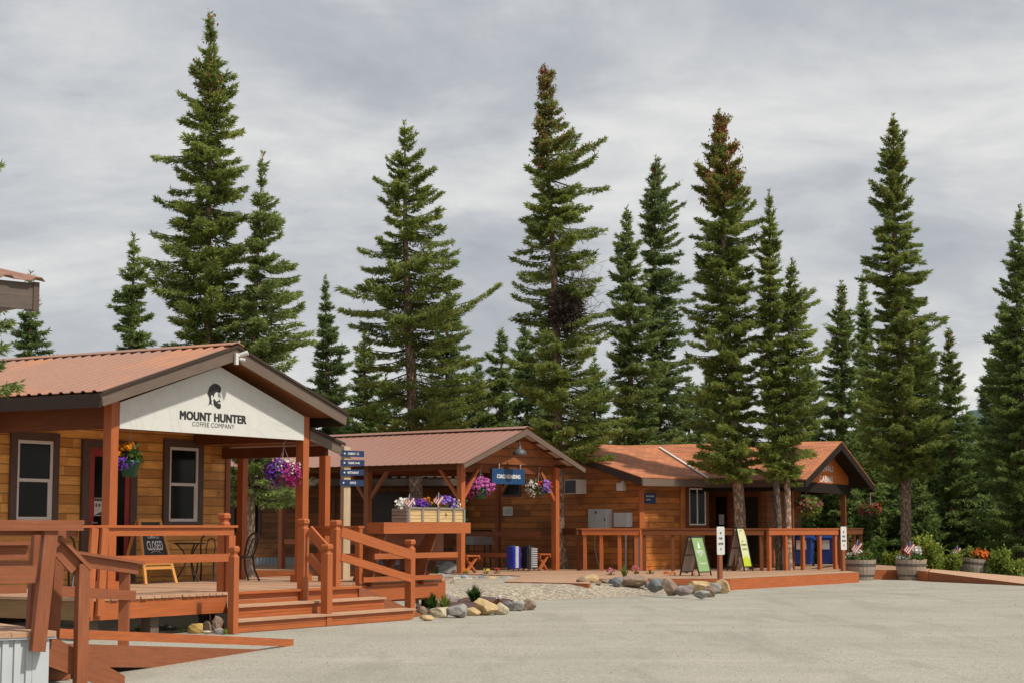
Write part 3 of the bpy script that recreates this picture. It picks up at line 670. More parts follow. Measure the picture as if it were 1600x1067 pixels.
m=MB();m.box(0,2.8,.5,.54,.72,.92);m.build('backrest','beam_d',bb)
for x in (.15,1.25,2.6):
    m=MB();m.box(x,x+.09,.08,.4,0,.418);m.box(x,x+.09,.41,.495,0,.95);m.build('leg','stain_d',bb)
# coach boarding sign
q0,q1=C.onv(769,731,-.06),C.onv(820,755,-.06);uc=(q0.x+q1.x)/2;zc_=(C.onv(769,743,-.06).z)
cb_=fthing('hanging_sign','blue hanging sign with the words COACH BOARDING under the shelter gable','sign',C,uc,-.06,zc_)
hw=(q1.x-q0.x)/2;m=MB();m.box(-hw,hw,0,.04,-.22,.22);m.build('board','blue',cb_)
m=MB();put_text(m,'COACH BOARDING',(0,-.004,0),X_,Z_,.115,hw*1.44,.025);m.build('lettering','lettering',cb_)
m=MB()
for x in (-.55*hw,.75*hw): m.cyl((x,.02,.22),(x,.02,.34),.012,.012,6);m.cyl((x,.02,.30),(x,.02,.36),.025,.02,8)
m.build('hook','steel',cb_)
# barn lamp
q=C.onv(812,706,-.45);ln=fthing('barn_lamp','grey barn style lamp on the gable of the coach shelter','lamp',C,q.x,q.y,q.z)
m=MB();m.lathe((0,0,0),[(.20,-.08),(.205,-.05),(.19,.02),(.13,.075),(.05,.11),(.035,.19),(.03,.24)],20);m.build('lamp_shade','dgrey',ln,smooth=True)
m=MB();m.tube([(0,0,.23),(0,.02,.30),(0,.15,.33),(0,.41,.33)],.018);m.build('arm','dgrey',ln)
# suitcases
def suitcase(label,px0,px1,kind):
    a,b_=gp(px0,890.6,FZ),gp(px1,890.6,FZ);c=(a+b_)/2;wd=(b_-a).length
    t=thing('suitcase',label,'suitcase',(c.x,c.y,FZ),math.radians(28));h=.70;w_=.27 if kind=='blue' else .30;d=.42
    m1='caseblue' if kind=='blue' else 'black';m2='casegrey'
    def shell(x0,x1,y0,y1,z0,z1,mat,nm_):
        bm=bmesh.new();bmesh.ops.create_cube(bm,size=1)
        for v in bm.verts: v.co=Vector((x0+(v.co.x+.5)*(x1-x0),y0+(v.co.y+.5)*(y1-y0),z0+(v.co.z+.5)*(z1-z0)))
        bmesh.ops.bevel(bm,geom=bm.edges[:],offset=.035,segments=3,affect='EDGES')
        if kind!='blue' and nm_=='shell' : pass
        m=MB();m.v=[tuple(v.co) for v in bm.verts];bm.verts.index_update()
        m.f=[tuple(v.index for v in f.verts) for f in bm.faces];m.uv=[[(v.co.x+v.co.y,v.co.z) for v in f.verts] for f in bm.faces];bm.free()
        return m.build(nm_,mat,t,smooth=False)
    shell(-w_/2,w_/2,-d/2,d/2,.05,h,m1,'shell')
    if kind=='blue':
        m=MB();m.box(-.05,.05,-d/2-.012,d/2+.012,.08,h+.008);m.build('strap_panel',m2,t)
        for x in (-.09,.09):
            m=MB();
            for k in range(3): m.box(x-.03+k*.025,x-.022+k*.025,-d/2-.008,-d/2+.01,.1,h-.06)
            m.build('rib',m1,t)
    else:
        m=MB()
        for k in range(9): m.box(.0,w_/2+.012,-d/2-.012,d/2+.012,.10+k*.064,.10+k*.064+.036)
        m.build('silver_ribs',m2,t)
        m=MB();m.box(-.03,-.01,-d/2-.01,d/2+.01,.07,h-.03);m.build('zip','steel',t)
    m=MB();m.tube([(-.03,-.1,h),(-.03,-.1,h+.035),(-.03,.1,h+.035),(-.03,.1,h)],.014);m.build('handle','dgrey',t)
    for x in (-w_/2+.05,w_/2-.05):
        for y in (-d/2+.05,d/2-.05):
            m=MB();m.cyl((x-.015,y,.03),(x+.015,y,.03),.03,.03,10);m.build('wheel','dgrey',t)
suitcase('blue suitcase with grey centre band, left of two cases by the shelter',793,812,'blue')
suitcase('black suitcase with silver ribbed face, right of two cases by the shelter',815,838,'silver')
gq=gp(746,888,.3);gr=thing('outdoor_grill','grey panelled outdoor grill with dark lid at back of coach shelter','grill',(gq.x,gq.y+3.2,.28),math.radians(30))
m=MB();m.box(-.35,.35,-.25,.25,.72,1.0);m.build('body','casegrey',gr)
m=MB();m.prism([(-.36,-.27,1.0),(-.36,.27,1.0),(-.36,.2,1.2),(-.36,-.2,1.2)],(.72,0,0));m.build('lid','black',gr)
m=MB()
for x in (-.3,.3):
    for y in (-.2,.2): m.cyl((x,y,0),(x,y,.72),.025,.025,6)
m.build('stand','black',gr)
# ================================================================ LOG LODGE (left wing)
K=gp(1000,890,.28);Lf=Fr(K,50)
lg=fthing('log_lodge','amber log lodge with red shingle roof and grey electrical boxes on its side wall','building',Lf)
RZ,RV,EV,EZ=4.25,4.0,-.62,3.05
lsl=(RZ-EZ)/(RV-EV)
m=MB()
m.prism([(0,0,0),(0,8.3,0),(0,8.3,3.0),(0,RV,RZ-.15),(0,0,EZ)],(.15,0,0),'wall');m.box(.15,2.72,0,.15,0,3.15,'wall');m.box(2.57,2.72,.15,2.6,0,3.1,'wall')
m.build('wall','lodgewall',lg)
m=MB()
m.add([(-.52,EV,EZ),(6.2,EV,EZ),(6.2,RV,RZ),(-.52,RV,RZ)],[(0,1,2,3)],'wall');m.add([(-.52,8.8,RZ-1.25),(6.2,8.8,RZ-1.25),(6.2,RV,RZ),(-.52,RV,RZ)],[(3,2,1,0)],'wall')
m.add([(-.52,EV,EZ),(-.52,EV,EZ-.03),(-.52,RV,RZ-.03),(-.52,RV,RZ)],[(0,1,2,3)]);m.add([(-.52,EV,EZ-.03),(6.2,EV,EZ-.03),(6.2,EV,EZ),(-.52,EV,EZ)],[(0,1,2,3)])
rf=m.build('roof','shingle',lg)
m=MB();m.prism([(-.50,EV+.01,EZ-.035),(-.50,RV,RZ-.035),(-.50,8.7,RZ-1.25),(-.50,8.7,RZ-1.47),(-.50,RV,RZ-.26),(-.50,EV+.01,EZ-.25)],(.05,0,0));m.build('rake_board','fascia_d',rf)
m=MB();m.box(-.445,6.0,EV+.01,EV+.05,EZ-.26,EZ-.035);m.build('eave_board','fascia',rf)
m=MB();m.prism([(-.44,EV+.055,EZ-.04),(-.44,RV,RZ-.045),(-.44,RV,RZ-.075),(-.44,EV+.055,EZ-.07)],(6.4,0,0));m.build('soffit','fascia_d',rf)
m=MB();m.box(-.04,.16,-.045,-.003,.28,2.8);m.build('corner_trim','stain',lg)
m=MB();m.box(-.20,-.05,-.04,.10,.28,1.25);m.build('downpipe','dgrey',lg)
q=Lf.onv(1066,800,0);m=MB();m.box(q.x-.12,q.x+.12,-.05,-.002,.28,2.82);m.build('log_end_post','lodgewall',lg)
a,b_=Lf.onv(1075,762,0),Lf.onv(1102,820,0);window(lg,a.x,b_.x,b_.z,a.z,-.02,.12,hung=False,slider=True,trimmat='beam_d')
# side wall window seen through the shelter and a paper notice
def onside(x,y): return Lf.onu(x,y,-.01)
a,b_=onside(787,755),onside(812,772)
m=MB();m.box(-.035,0.0,min(a.y,b_.y)-.06,max(a.y,b_.y)+.06,b_.z-.06,a.z+.06);wn=m.build('window','trim',lg)
m=MB();m.box(-.04,-.036,min(a.y,b_.y),max(a.y,b_.y),b_.z,a.z);m.build('pane','glass',wn)
def sidebox(name,label,cat,x0,y0,x1,y1,dep,mat,detail=None):
    a,b_=onside(x0,y0),onside(x1,y1);v0,v1=sorted((a.y,b_.y));t=fthing(name,label,cat,Lf,0,v0,b_.z)
    h=a.z-b_.z;w_=v1-v0
    m=MB();m.box(-dep,-.003,0,w_,0,h);m.build('case' if name!='paper_notice' else 'sheet',mat,t)
    return t,w_,h
t,w_,h=sidebox('paper_notice','pale paper notice pinned to plank wall at back of coach shelter','notice',786,791,801,805,.012,'paper')
m=MB()
for k in range(5): m.box(-.0135,-.0123,.1*w_,w_*(.85-.1*(k%2)),h*(.2+.13*k),h*(.2+.13*k)+.018)
m.build('printing','wire',t)
t,w_,h=sidebox('electrical_cabinet','large grey electrical cabinet on the log wall, left of the smaller box','electrical box',927.5,795,956.5,827,.24,'grey2')
m=MB();m.box(-.252,-.241,.03*w_,.97*w_,.03*h,.97*h);m.build('door','grey',t)
m=MB();m.box(-.262,-.253,.52*w_,.62*w_,.78*h,.9*h);m.box(-.275,-.253,.06*w_,.10*w_,.42*h,.55*h);m.build('label_and_latch','dgrey',t)
t,w_,h=sidebox('electrical_cabinet','smaller square grey electrical box nearest the lodge corner','electrical box',966,800.5,988,822.5,.2,'grey2')
m=MB();m.box(-.211,-.201,.05*w_,.95*w_,.05*h,.95*h);m.build('door','grey',t)
t,w_,h=sidebox('meter_socket','small white box beside the large electrical cabinet','electrical box',923,796,927,804,.12,'white')
m=MB();m.cyl((-.05,w_/2,0),(-.05,w_/2,-.1),.02,.02,6);m.build('conduit','wire',t)
t,w_,h=sidebox('flood_light','white flood light box under the lodge eave','light',968,754,978,766,.14,'white')
m=MB();m.cyl((-.1,-.02,h*.8),(-.25,-.10,h*1.0),.05,.065,10);m.build('lamp_head','casegrey',t)
t,w_,h=sidebox('air_conditioner','box air conditioner protruding from the log side wall','air conditioner',897,749,916,771,.42,'paper')
m=MB();m.box(-.43,-.421,.03,w_-.03,.03,h-.03);m.build('grille','dgrey',t)
m=MB();m.box(-.40,-.06,w_,w_+.012,.03,h-.03);m.build('vent','dgrey',t)
for px,lab in ((935,'grey cable looping down the log wall below the large cabinet'),(980,'straight grey conduit pipe below the small electrical box')):
    a,b_=onside(px,824),onside(px,889);m=MB()
    if px==935: m.tube([(-.05,a.y,a.z),(-.06,a.y+.12,a.z-.4),(-.06,a.y+.1,a.z-.7),(-.05,a.y-.08,.3)],.022)
    else: m.tube([(-.06,a.y,a.z),(-.06,a.y,.3)],.035)
    o=m.build('conduit','wire' if px==935 else 'grey',None,loc=Lf.w(0,0,0),rz=Lf.rz);tag(o,lab,'conduit')
a,b_=Lf.onv(1007,770,-.03),Lf.onv(1024,786,-.03);ns=fthing('wall_sign','small navy wall sign with two white lines beside the lodge corner','sign',Lf,(a.x+b_.x)/2,-.003,(a.z+b_.z)/2)
hw,hh=(b_.x-a.x)/2,(a.z-b_.z)/2;m=MB();m.box(-hw,hw,-.05,0,-hh,hh);m.build('board','navy',ns)
m=MB();put_text(m,'RESTAURANT',(-hw*.1,-.054,hh*.45),X_,Z_,hh*.28,hw*1.45,.015);put_text(m,'HOTEL',(-hw*.38,-.054,-hh*.25),X_,Z_,hh*.28,hw*.8,.015);m.build('lettering','lettering',ns)
# ================================================================ CABINS PORCH (right wing)
Rf=Fr((10.67,58.0),25);rz,rw,rsl=4.33,4.3,.31
def pz(u): return rz-abs(u)*rsl
rg=fthing('cabins_porch','shingled gabled porch with white lettering on its orange gable board','building',Rf)
m=MB();RL=9
for sgn in (-1,1):
    m.add([(sgn*rw,0,pz(rw)),(sgn*rw,RL,pz(rw)),(0,RL,rz),(0,0,rz)],[(0,1,2,3) if sgn>0 else (3,2,1,0)],'wall')
    m.add([(sgn*rw,0,pz(rw)-.03),(sgn*rw,0,pz(rw)),(0,0,rz),(0,0,rz-.03)],[(0,1,2,3)])
    m.add([(sgn*rw,0,pz(rw)-.03),(sgn*rw,RL,pz(rw)-.03),(sgn*rw,RL,pz(rw)),(sgn*rw,0,pz(rw))],[(0,1,2,3)])
rf=m.build('roof','shingle',rg)
m=MB()
for sgn in (-1,1): m.prism([(0,.01,rz-.035),(sgn*(rw-.01),.01,pz(rw)-.03),(sgn*(rw-.01),.01,pz(rw)-.26),(0,.01,rz-.28)],(0,.05+.001*sgn,0))
m.build('rake_board','fascia_shade',rf)
m=MB();m.box(-rw+.01,-rw+.05,.065,RL,pz(rw)-.22,pz(rw)-.035);m.build('eave_board','trim',rf)
m=MB()
for sgn in (-1,1): m.prism([(0,.07,rz-.06),(sgn*(rw-.06),.07,pz(rw)-.05),(sgn*(rw-.06),.07,pz(rw)-.09),(0,.07,rz-.10)],(0,RL-.1,0))
m.build('soffit','fascia_shade',rf)
m=MB();m.prism([(-3.3,.60,2.98),(3.1,.60,2.98),(3.1,.60,pz(3.1)-.12),(0,.60,rz-.12),(-3.3,.60,pz(3.3)-.12)],(0,.04,0),'wall');m.build('gable_board','orangeboard',rg)
m=MB();m.box(-3.8,3.2,.56,.72,2.66,2.975);m.box(2.42,2.58,.73,6,2.66,2.9);m.box(-3.85,-3.69,.73,6,2.66,2.9);m.build('beam','fascia_shade',rg)
for u,v in ((2.5,.64),(-3.77,.64),(2.5,5.5)):
    m=MB();m.box(u-.08,u+.08,v-.08,v+.08,BZ-.02,2.66);m.build('post','beam_d',rg)
tx=MB()
a,b_=Rf.onv(1280,747,.60),Rf.onv(1301,747,.60);put_text(tx,'CABINS',((a.x+b_.x)/2,.592,a.z),X_,Z_,.20,(b_.x-a.x),.02)
q=Rf.onv(1301,732,.60);put_text(tx,'DENALI',(q.x-(b_.x-a.x)*.5,.592,q.z),X_,Z_,.20,(b_.x-a.x),.02)
q=Rf.onv(1293,716,.60);put_poly(tx,[(-.28,-.12),(-.1,.1),(0,-.02),(.12,.17),(.3,-.12)],(q.x,.592,q.z),X_,Z_)
tx.build('lettering','lettering',rg)
# back wall of the porch, door and window
m=MB();BU=-1.9;m.box(BU,BU+.14,1.95,6.2,0,3.6,'wall');m.box(BU+.14,2,1.95,2.09,0,3.5,'wall')
bwall=m.build('wall','cabinwall',rg)
def onback(x,y): return Rf.onu(x,y,BU-.01)
def backpiece(x0,x1,y0,y1,mat,name,parent,dep):
    a,b_=onback(x0,y0),onback(x1,y1);m=MB();m.box(BU-dep,BU-.002,min(a.y,b_.y),max(a.y,b_.y),b_.z,a.z);return m.build(name,mat,parent)
d1=backpiece(1112,1142,766,884,'beam_d','door',rg,.04);backpiece(1119,1137,776,880,'glass','pane',d1,.05);backpiece(1138,1141.5,768,884,'red','door_leaf',d1,.06);backpiece(1124,1132,803,819,'paper','notice',d1,.06)
d2=backpiece(1158,1190,768,884,'beam_d','door',rg,.045);backpiece(1163,1186,776,880,'glass','pane',d2,.055)
# white valley flashing between the two roofs
def onpl(px,py,p0,n):
    d=Vector(ray(px,py));o=Vector((0,0,H));return o+d*((p0-o).dot(n)/d.dot(n))
p0=Lf.w(0,EV,EZ);n_=(Lf.w(1,EV,EZ)-p0).cross(Lf.w(0,RV,RZ)-p0).normalized()
A=onpl(1030,700,p0,n_);B=onpl(1106,748,p0,n_)
m=MB();m.beam(A+n_*.04,B+n_*.04,.09,.03,n_);o=m.build('roof_flashing','white');tag(o,'white metal strip in the valley between the two shingle roofs','flashing')
# ================================================================ LOG CABIN behind the shelter
cf=Fr((-13.,61.0),90)
lc=fthing('log_cabin','dark log cabin with grey fascia behind the coach shelter','building',cf)
m=MB();m.box(0,11.2,0,.15,.55,3.3,'wall');m.box(11.05,11.2,.15,5,.55,3.3,'wall');m.build('wall','cabinwall',lc)
m=MB();m.box(.0,11.2,.03,.06,0,.548,'wall');
for i in range(90): m.box(.02+i*.124,.08+i*.124,.005,.03,0,.548)
m.build('skirting','skirt_g',lc)
m=MB();corrugated(m,(-.4,-.9,3.22),(11.7,-.9,3.22),(-.4,3,4.0),(11.7,3,4.0),.3,.03);rf=m.build('roof','metal2',lc)
m=MB();m.box(-.4,11.7,-.88,-.84,2.94,3.18);m.build('eave_board','fascia',rf)
m=MB();m.box(-.4,11.7,-.83,2.0,3.15,3.18);m.build('soffit','fascia_d',rf)
for x0,x1,z0 in ((8.3,9.2,.6),(3.6,4.4,1.3)):
    t=MB();t.box(x0-.1,x1+.1,-.04,-.002,z0,2.75);dw=t.build('door' if z0<1 else 'window','trim',lc);t=MB();t.box(x0,x1,-.05,-.041,z0+.08,2.68);t.build('pane','dgrey' if z0<1 else 'glass',dw)
m=MB();m.box(6.9,7.0,-.05,-.002,.56,3.0);m.build('corner_trim','stain_d',lc)
# ================================================================ BOARDWALK RAILINGS
def rail(name,label,P,Q,n,mat,zt=1.53,capw=.2,ph=.20,post=.10,mid=None):
    P,Q=Vector((P[0],P[1],0)),Vector((Q[0],Q[1],0));d=(Q-P);l=d.length;rzz=math.atan2(d.y,d.x)
    r=thing(name,label,'railing',(P.x,P.y,BZ),rzz)
    m=MB();m.box(-.05,l+.05,-capw/2,capw/2,zt-BZ-.04,zt-BZ);m.box(-.03,l+.03,-capw/2+.02,-capw/2+.06,zt-BZ-ph,zt-BZ-.042);m.build('top_rail',mat,r)
    for i in range(n):
        x=l*i/(n-1) if n>1 else l/2;m=MB();x=max(post/2,min(l-post/2,x));m.box(x-post/2,x+post/2,-.05,.05,-.02,zt-BZ-.043);m.build('post',mat,r)
    if mid:
        m=MB();m.box(0,l,-.055,-.02,mid-BZ-.1,mid-BZ);m.build('mid_rail',mat,r)
    return r
P1=gp(912,889.5,BZ);P1=P1*1.0
rail('boardwalk_railing','bright red boardwalk railing in front of the electrical boxes',(2.12,53.6),(3.72,53.3),4,'stain')
rail('boardwalk_railing','dark railing between the coach shelter and the electrical boxes',(1.55,56.0),(2.0,53.75),2,'beam_d')
rail('boardwalk_railing','dark boardwalk railing in front of the lodge window and door',(3.86,53.3),(7.42,53.3),5,'beam_d')  # same red wood in tree shade, the shade given by this darker colour
rail('boardwalk_railing','bright red boardwalk railing in front of the two tree trunks and blue bins',(7.55,53.2),(9.95,55.4),5,'stain')
rail('boardwalk_railing','dark railing beside the blue bins at end of the cabins porch',(10.1,55.6),(11.6,60.0),4,'beam_d')
# ================================================================ SANDWICH BOARDS
def sandwich(label,px,py,a,w_,h,mat,leg=.10):
    o=gp(px,py,BZ);fr=Fr(o,a);t=thing('sandwich_board',label,'sandwich board',o,fr.rz);sp=.30
    top=Vector((0,0,h))
    def pan(s,name,mm,back=False):
        A=[Vector((x,s*sp,0)) for x in (-w_/2,w_/2)];B=[Vector((x,s*.03,h)) for x in (-w_/2,w_/2)]
        f=MB()
        for a_,b_ in zip(A,B): f.beam(a_,b_,.035,.03,(0,1,0))
        for k in ((leg,.97) if not back else (leg,.52,.97)): f.beam(A[0].lerp(B[0],k),A[1].lerp(B[1],k),.03,.032,(0,1,0))
        fo=f.build('frame','black',t)
        p=MB();a0,a1,b1,b0=A[0].lerp(B[0],leg),A[1].lerp(B[1],leg),A[1].lerp(B[1],.97),A[0].lerp(B[0],.97)
        nn=(a1-a0).cross(b0-a0).normalized()*(1 if s<0 else -1)
        p.prism([a0,a1,b1,b0],-nn*.012);return p.build('panel',mm,t),(a0+a1+b1+b0)/4,(b0-a0).normalized(),nn,(b0-a0).length
    pan(1,'back','mauve',True);r=pan(-1,'front',mat);return t,r
t,(pn,c,Y,nn,pl)=sandwich('sage green sandwich board with a white spruce emblem beside the flower bed',1087,899,36,.62,1.06,'signgreen')
def on(c,Y,nn,x,y): return c+Vector((1,0,0))*x+Y*y+nn*.003
m=MB();o=on(c,Y,nn,0,pl*.26);put_poly(m,[(-.075,-.09),(-.03,-.03),(-.045,-.03),(0,.12),(.045,-.03),(.03,-.03),(.075,-.09),(.02,-.075),(0,-.05),(-.02,-.075)],o,X_,Y)
put_text(m,'DENALI',on(c,Y,nn,0,pl*.09),X_,Y,.075,.34,.015);put_text(m,'RESTAURANT',on(c,Y,nn,0,pl*.015),X_,Y,.034,.26,.02);put_text(m,'& BAR',on(c,Y,nn,0,-pl*.035),X_,Y,.034,.12,.02);put_text(m,'Good Food by Fire',on(c,Y,nn,.03,-pl*.26),X_,Y,.05,.38,.02)
m.build('lettering','lettering',t)
t,(pn,c,Y,nn,pl)=sandwich('pale lime sandwich board with green hills along its bottom, beside the parking sign',1156,891.5,38,.46,1.30,'signlime')
m=MB();z0=-pl/2+.01
put_poly(m,[(-.215,z0),(.215,z0),(.215,z0+.2),(.12,z0+.24),(.06,z0+.32),(.0,z0+.27),(-.08,z0+.31),(-.15,z0+.22),(-.215,z0+.25)],on(c,Y,nn,0,0),X_,Y);m.build('hill_print','lime',t)
m=MB();put_text(m,'the',on(c,Y,nn,-.04,pl*.16),X_,Y,.05,.09,.01);put_text(m,'prospect',on(c,Y,nn,.02,pl*.06),X_,Y,.085,.30,.012,.2);put_text(m,'pizza',on(c,Y,nn,.03,-pl*.05),X_,Y,.085,.25,.012,.2)
put_poly(m,[(-.09,-.02),(-.05,.04),(.02,.05),(.08,.02),(.02,.03),(-.04,.015)],on(c,Y,nn,-.02,pl*.40),X_,Y);m.build('lettering','trim',t)
# parking signs
def psign(label,o,zb,zt,w_,lines,a):
    fr=Fr(o,a);t=thing('parking_sign',label,'sign',o,fr.rz)
    m=MB();m.box(-.05,.05,-.05,.05,-.3 if o[2]>.2 else 0,zt-.05-o[2]);m.build('post','stain_d',t)
    h=zt-zb;m=MB();m.prism([(x,-.056,(zb+zt)/2-o[2]+z) for x,z in rrect(w_,h,.035)],(0,.005,0));b=m.build('panel','white',t)
    m=MB()
    for k,(s,ww) in enumerate(lines): put_text(m,s,(0,-.0585,(zb+zt)/2-o[2]+h*(.27-.19*k)),X_,Z_,.06,ww*w_,.02)
    m.build('lettering','dgrey',t)
LN=[('NO',.2),('PARK',.48),('ANYTIME',.66),('AT',.22)]
o=gp(1125,907,.22);psign('white parking sign on brown post beside the lime sandwich board',o,at(1125,866,o.y).z,at(1125,822,o.y).z,.235,LN,62)
o=gp(1317.5,891.5,BZ);psign('white parking sign on brown post beside the leftmost barrel planter',o,at(1317,858.5,o.y).z,at(1317,822,o.y).z,.215,LN,62)
# bins
def bin_(label,px,Y):
    q=at(px,880,Y);t=thing('recycling_bin',label,'bin',(q.x,Y,BZ),math.radians(-20),'blue bins behind the railing')
    m=MB();m.hexa([(-.24,-.26,.06),(.24,-.26,.06),(.24,.24,.06),(-.24,.24,.06),(-.30,-.32,.92),(.30,-.32,.92),(.30,.30,.92),(-.30,.30,.92)]);m.build('body','binblue',t)
    m=MB();m.hexa([(-.32,-.35,.925),(.32,-.35,.925),(.32,.32,.925),(-.32,.32,.925),(-.29,-.31,.98),(.29,-.31,.98),(.29,.34,1.0),(-.29,.34,1.0)]);m.box(.30,.36,-.2,.3,.86,.92);m.build('lid','binblue',t)
    m=MB();m.prism([(-.2,-.298,.55),(.13,-.298,.55),(.13,-.318,.85),(-.2,-.318,.85)],(0,-.004,0));m.build('sticker','paper',t)
    for x in (-.25,.25):
        m=MB();m.cyl((x-.03,.22,.09),(x+.03,.22,.09),.09,.09,12);m.build('wheel','black',t)
bin_('blue wheeled bin with pale sticker, left of the pair behind the railing',1257,59.5);bin_('blue wheeled bin, right of the pair behind the railing near the porch post',1293,60)
# ================================================================ FLOWERS, PLANTERS
def leaves(n,c,r,size,droop=0.,k=4,shell=.5):
    m=MB();c=Vector(c)
    for _ in range(n):
        d=Vector((random.gauss(0,1),random.gauss(0,1),random.gauss(0,1))).normalized()*random.uniform(shell,1)
        p=c+Vector((d.x*r[0],d.y*r[1],d.z*r[2]));s=size*random.uniform(.6,1.3)
        a=Vector((random.uniform(-1,1),random.uniform(-1,1),random.uniform(-.6,.9)-droop)).normalized();b=a.orthogonal().normalized()
        b=(Matrix.Rotation(random.uniform(0,6.28),3,a)@b)*s*.32
        m.add([p,p+a*s*.5+b,p+a*s,p+a*s*.5-b],[(0,1,2,3)])
    return m
def blooms(n,c,r,size,shell=.55,up=.2,k=6):
    m=MB();c=Vector(c)
    for _ in range(n):
        d=Vector((random.gauss(0,1),random.gauss(0,1),random.gauss(0,1)+up)).normalized()
        p=c+Vector((d.x*r[0],d.y*r[1],d.z*r[2]))*random.uniform(shell,1.08);s=size*random.uniform(.65,1.25)
        nn=(d+Vector((random.uniform(-.5,.5),random.uniform(-.9,.1),random.uniform(-.2,.5)))).normalized()
        x=nn.orthogonal().normalized();y=nn.cross(x);a0=random.random()*6;P=[p-nn*s*.25]
        for i in range(k): 
            a=a0+6.283*i/k;rr=s*(1 if i%2 else .72);P.append(p+(x*math.cos(a)+y*math.sin(a))*rr+nn*random.uniform(-.1,.1)*s)
        m.add(P,[(0,1+i,1+(i+1)%k) for i in range(k)])
    return m
def balls(n,c,r,size):
    m=MB();c=Vector(c)
    for _ in range(n):
        d=Vector((random.gauss(0,1),random.gauss(0,1),abs(random.gauss(0,1)))).normalized()
        p=c+Vector((d.x*r[0],d.y*r[1],d.z*r[2]))*random.uniform(.8,1.05)
        for _k in range(16):
            e=Vector((random.gauss(0,1),random.gauss(0,1),random.gauss(0,1))).normalized();q=p+e*size*.55
            m.disc(q,size*.5,e+Vector((random.uniform(-.4,.4),)*3),5)
    return m
def basket(label,px,pyc,Y,hookz,parts,potr=.17,poth=.2,potvis=True,group=None,rz=0,pot='pot'):
    """hanging basket; parts: (kind, mat, n, offset, radii, size)"""
    q=at(px,pyc,Y);t=thing('hanging_basket',label,'hanging basket',q,rz)
    m=MB();m.lathe((0,0,0),[(.02,-poth*.9),(potr*.68,-poth*.9),(potr,0),(potr*1.06,.0),(potr*1.06,.03),(potr*.95,.03),(potr*.9,-.02),(.01,-.02)],20);m.build('pot',pot,t,smooth=True)
    m=MB();hz=hookz-q.z
    for k in range(3):
        a=2.1*k+.4;m.cyl((potr*math.cos(a),potr*math.sin(a),.03),(0,0,hz-.12),.006,.006,4)
    m.tube([(0,0,hz-.13),(0,0,hz-.05),(.03,0,hz-.02),(.03,0,hz),(0,0,hz+.03)],.009,5);m.build('hanger','wire',t)
    for kind,mat,n,o,r,s in parts:
        mb=leaves(n,o,r,s,.3) if kind=='foliage' else balls(n,o,r,s) if kind=='marigolds' else blooms(n,o,r,s)
        mb.build(kind,mat,t)
    return t
Yb=G.w(.55,-.0,0).y
q=G.onv(203,715,.12);Yb=G.w(q.x,.12).y
basket('hanging basket with orange marigolds and purple flowers in a green pot',203,722,Yb,3.18,[('foliage','leaf',260,(0,0,.10),(.22,.2,.16),.09),('marigolds','orange_petal',11,(0,-.03,.12),(.24,.2,.22),.08),('flowers','purple_petal',210,(-.12,-.10,-.01),(.22,.18,.13),.026)],.165,.26)
q=G.onv(443,735,.1);Yb=G.w(q.x,.1).y
basket('hanging basket overflowing with purple, magenta and white flowers by the right porch post',443,742,Yb,3.16,[('foliage','leaf',260,(0,0,.03),(.27,.25,.22),.08),('purple_flowers','purple_petal',330,(-.12,0,.06),(.24,.27,.25),.035),('magenta_flowers','magenta_petal',260,(.10,-.04,.0),(.24,.25,.25),.036),('white_flowers','white_petal',120,(.05,0,.12),(.32,.28,.22),.022)],.2,.2,pot='dgrey')
q=C.onv(748,757,.0);Yb=C.w(q.x,-.0).y
basket('hanging basket of pink petunias in a green pot, left of the coach sign',751,766,Yb,at(748,728,Yb).z,[('foliage','leaf',240,(0,0,.08),(.32,.3,.2),.10),('flowers','pink_petal',260,(-.03,0,.10),(.42,.36,.30),.052),('flowers','magenta_petal',70,(-.25,0,-.05),(.18,.25,.22),.045)],.2,.25)
q=C.onv(842,757,.0);Yb=C.w(q.x,-.0).y
basket('hanging basket of white, red and violet flowers, right of the coach sign',842,762,Yb,at(842,730,Yb).z,[('foliage','leaf',260,(0,0,.02),(.34,.3,.25),.10),('white_flowers','white_petal',150,(-.20,-.05,.0),(.22,.25,.28),.034),('violet_flowers','violet_petal',120,(.17,-.05,.02),(.19,.22,.24),.045),('red_flowers','red_petal',70,(.12,-.05,.08),(.33,.25,.16),.045)],.2,.22,pot='dgrey')
q=Rf.onv(1262,785,.64);Yb=Rf.w(q.x,.64).y
basket('hanging basket with crimson flowers and lime foliage under the cabins porch beam',1260,792,Yb,2.70,[('foliage','lgrass',420,(.05,0,.03),(.46,.38,.30),.16),('flowers','magenta_petal',90,(.05,0,.06),(.54,.4,.26),.055),('flowers','crimson_petal',70,(-.2,0,.05),(.4,.35,.25),.05)],.22,.22,pot='dgrey')
q=Rf.onv(1360,790,.3);Yb=Rf.w(q.x,.3).y
basket('shaded hanging basket with dark red flowers right of the cabins porch post',1360,797,Yb,2.72,[('foliage','leaf',240,(0,0,.05),(.36,.33,.24),.12),('flowers','crimson_petal',110,(0,0,.04),(.42,.36,.24),.05),('flowers','deeporange_petal',14,(.2,-.1,.15),(.2,.2,.12),.05)],.2,.2,pot='dgrey')
M['flagred']=plain('faded_red_cloth',(.42,.09,.10),.8,.1)
